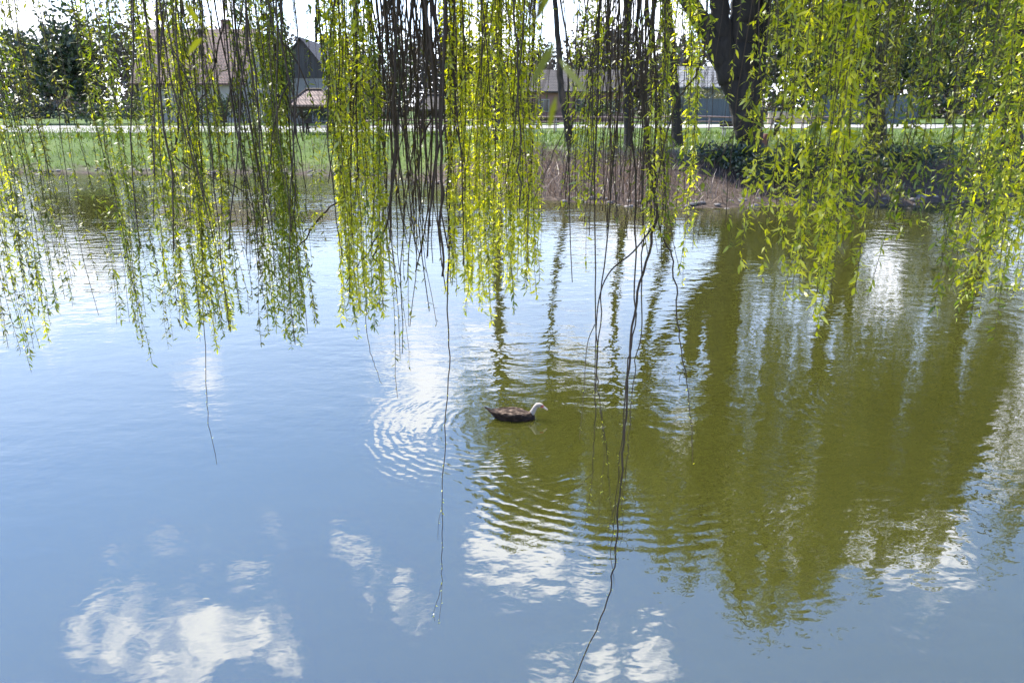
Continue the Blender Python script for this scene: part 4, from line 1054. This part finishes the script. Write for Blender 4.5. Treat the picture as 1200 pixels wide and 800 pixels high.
# ------------------------------------------------------------------ sky, sun, camera
SUN_EL, SUN_AZ = math.radians(55), math.radians(-48)     # azimuth from +Y, negative = left
sd = np.array([math.sin(SUN_AZ) * math.cos(SUN_EL), math.cos(SUN_AZ) * math.cos(SUN_EL), math.sin(SUN_EL)])
W = D.worlds.new('World'); SC.world = W; W.use_nodes = True
nt = W.node_tree; nt.nodes.clear(); L = nt.links
out = nt.nodes.new('ShaderNodeOutputWorld'); bg = nt.nodes.new('ShaderNodeBackground'); bg.inputs[1].default_value = 0.122
sky = nt.nodes.new('ShaderNodeTexSky'); sky.sky_type = 'NISHITA'; sky.sun_disc = False
sky.sun_elevation = SUN_EL; sky.sun_rotation = SUN_AZ; sky.air_density = 1.0; sky.dust_density = 0.0; sky.ozone_density = 4.0
tc = nt.nodes.new('ShaderNodeTexCoord'); V = tc.outputs['Generated']
def refl_dir(px, py):
    d = ray(px, py); d = d / np.linalg.norm(d); return np.array([d[0], d[1], -d[2]])
CLOUDS = [((235, 745), .11), ((300, 738), .085), ((215, 790), .10), ((325, 765), .06), ((340, 745), .03), ((275, 695), .045),
          ((412, 655), .040, .12), ((408, 716), .035, .10), ((485, 711), .03, .2), ((345, 665), .03, .10), ((610, 640), .052), ((640, 655), .04), ((575, 632), .03), ((690, 682), .03),
          ((990, 600), .075), ((1085, 625), .09), ((940, 620), .05), ((700, 782), .06), ((660, 792), .05), ((750, 785), .04),
          ((515, 440), .11), ((495, 475), .08), ((560, 400), .12), ((470, 425), .06), ((225, 445), .06), ((700, 420), .12), ((820, 520), .06), ((870, 600), .05),
          ((1180, 500), .12)]
wn = nt.nodes.new('ShaderNodeTexNoise'); wn.inputs['Scale'].default_value = 5.5; wn.inputs['Detail'].default_value = 10; wn.inputs['Roughness'].default_value = .63; wn.inputs['Distortion'].default_value = .35
L.new(V, wn.inputs['Vector'])
acc = None
for (p, rad, *cap) in CLOUDS:
    vd = nt.nodes.new('ShaderNodeVectorMath'); vd.operation = 'DISTANCE'; L.new(V, vd.inputs[0]); vd.inputs[1].default_value = tuple(refl_dir(*p))
    q = mathn(nt, 'SUBTRACT', 1.0, mathn(nt, 'DIVIDE', vd.outputs['Value'], rad))
    if cap: q = mathn(nt, 'MINIMUM', q, cap[0])
    acc = q if acc is None else mathn(nt, 'MAXIMUM', acc, q)
sp = nt.nodes.new('ShaderNodeSeparateXYZ'); L.new(V, sp.inputs[0])
low = mathn(nt, 'MULTIPLY', mathn(nt, 'SUBTRACT', 0.245, sp.outputs[2]), 4.5)        # bank of cloud near the horizon
acc = mathn(nt, 'MAXIMUM', acc, low)
acc = mathn(nt, 'MAXIMUM', acc, -1.0)
wn2 = nt.nodes.new('ShaderNodeTexNoise'); wn2.inputs['Scale'].default_value = 24.0; wn2.inputs['Detail'].default_value = 6; wn2.inputs['Distortion'].default_value = .4
L.new(V, wn2.inputs['Vector']); acc = mathn(nt, 'ADD', acc, mathn(nt, 'MULTIPLY', mathn(nt, 'SUBTRACT', wn2.outputs['Fac'], .5), 2.0))
cm = mathn(nt, 'ADD', acc, mathn(nt, 'MULTIPLY', mathn(nt, 'SUBTRACT', wn.outputs['Fac'], .5), 5.0))
hz = nt.nodes.new('ShaderNodeMapRange'); hz.interpolation_type = 'SMOOTHSTEP'; L.new(sp.outputs[2], hz.inputs['Value'])
for kk, vv in (('From Min', .12), ('From Max', .46), ('To Min', .42), ('To Max', 0.0)): hz.inputs[kk].default_value = vv
mr = nt.nodes.new('ShaderNodeMapRange'); mr.interpolation_type = 'SMOOTHSTEP'; L.new(cm, mr.inputs['Value']); mr.inputs['From Min'].default_value = .0; mr.inputs['From Max'].default_value = 1.055
mx = nt.nodes.new('ShaderNodeMixRGB'); L.new(mathn(nt, 'MAXIMUM', mathn(nt, 'MULTIPLY', mr.outputs[0], .92), hz.outputs[0]), mx.inputs[0]); tint = nt.nodes.new('ShaderNodeMixRGB'); tint.blend_type = 'MULTIPLY'; tint.inputs[0].default_value = 1.0; L.new(sky.outputs[0], tint.inputs[1]); tint.inputs[2].default_value = (1.22, 1.30, 1.46, 1); L.new(tint.outputs[0], mx.inputs[1]); mx.inputs[2].default_value = (10.4, 10.6, 11.8, 1)
L.new(mx.outputs[0], bg.inputs[0]); L.new(bg.outputs[0], out.inputs[0])

sun = D.lights.new('sun', 'SUN'); sun.energy = 4.6; sun.angle = math.radians(.53); sun.color = (1.0, .95, .86)
so = D.objects.new('sun', sun); COL.objects.link(so)
from mathutils import Vector
so.rotation_euler = Vector(tuple(sd)).to_track_quat('Z', 'Y').to_euler(); so.location = (0, 0, 60)

cam = D.cameras.new('camera'); co = D.objects.new('camera', cam); COL.objects.link(co)
cam.sensor_fit = 'HORIZONTAL'; cam.sensor_width = 36.0; cam.lens = FPX / 1200 * 36.0
cam.clip_start = 0.05; cam.clip_end = 6000
cam.dof.use_dof = True; cam.dof.focus_distance = 6.0; cam.dof.aperture_fstop = 6.5
co.location = (0, 0, EYE); co.rotation_euler = (math.pi / 2 - PITCH, 0, 0)
SC.camera = co
SC.view_settings.view_transform = 'Standard'; SC.view_settings.look = 'None'; SC.view_settings.gamma = 1.0
SC.view_settings.use_curve_mapping = False
SC.view_settings.exposure = 1.5
SC.render.engine = 'CYCLES'
SC.cycles.use_denoising = True
SC.cycles.max_bounces = 8; SC.cycles.transparent_max_bounces = 6; SC.cycles.sample_clamp_indirect = 8.0
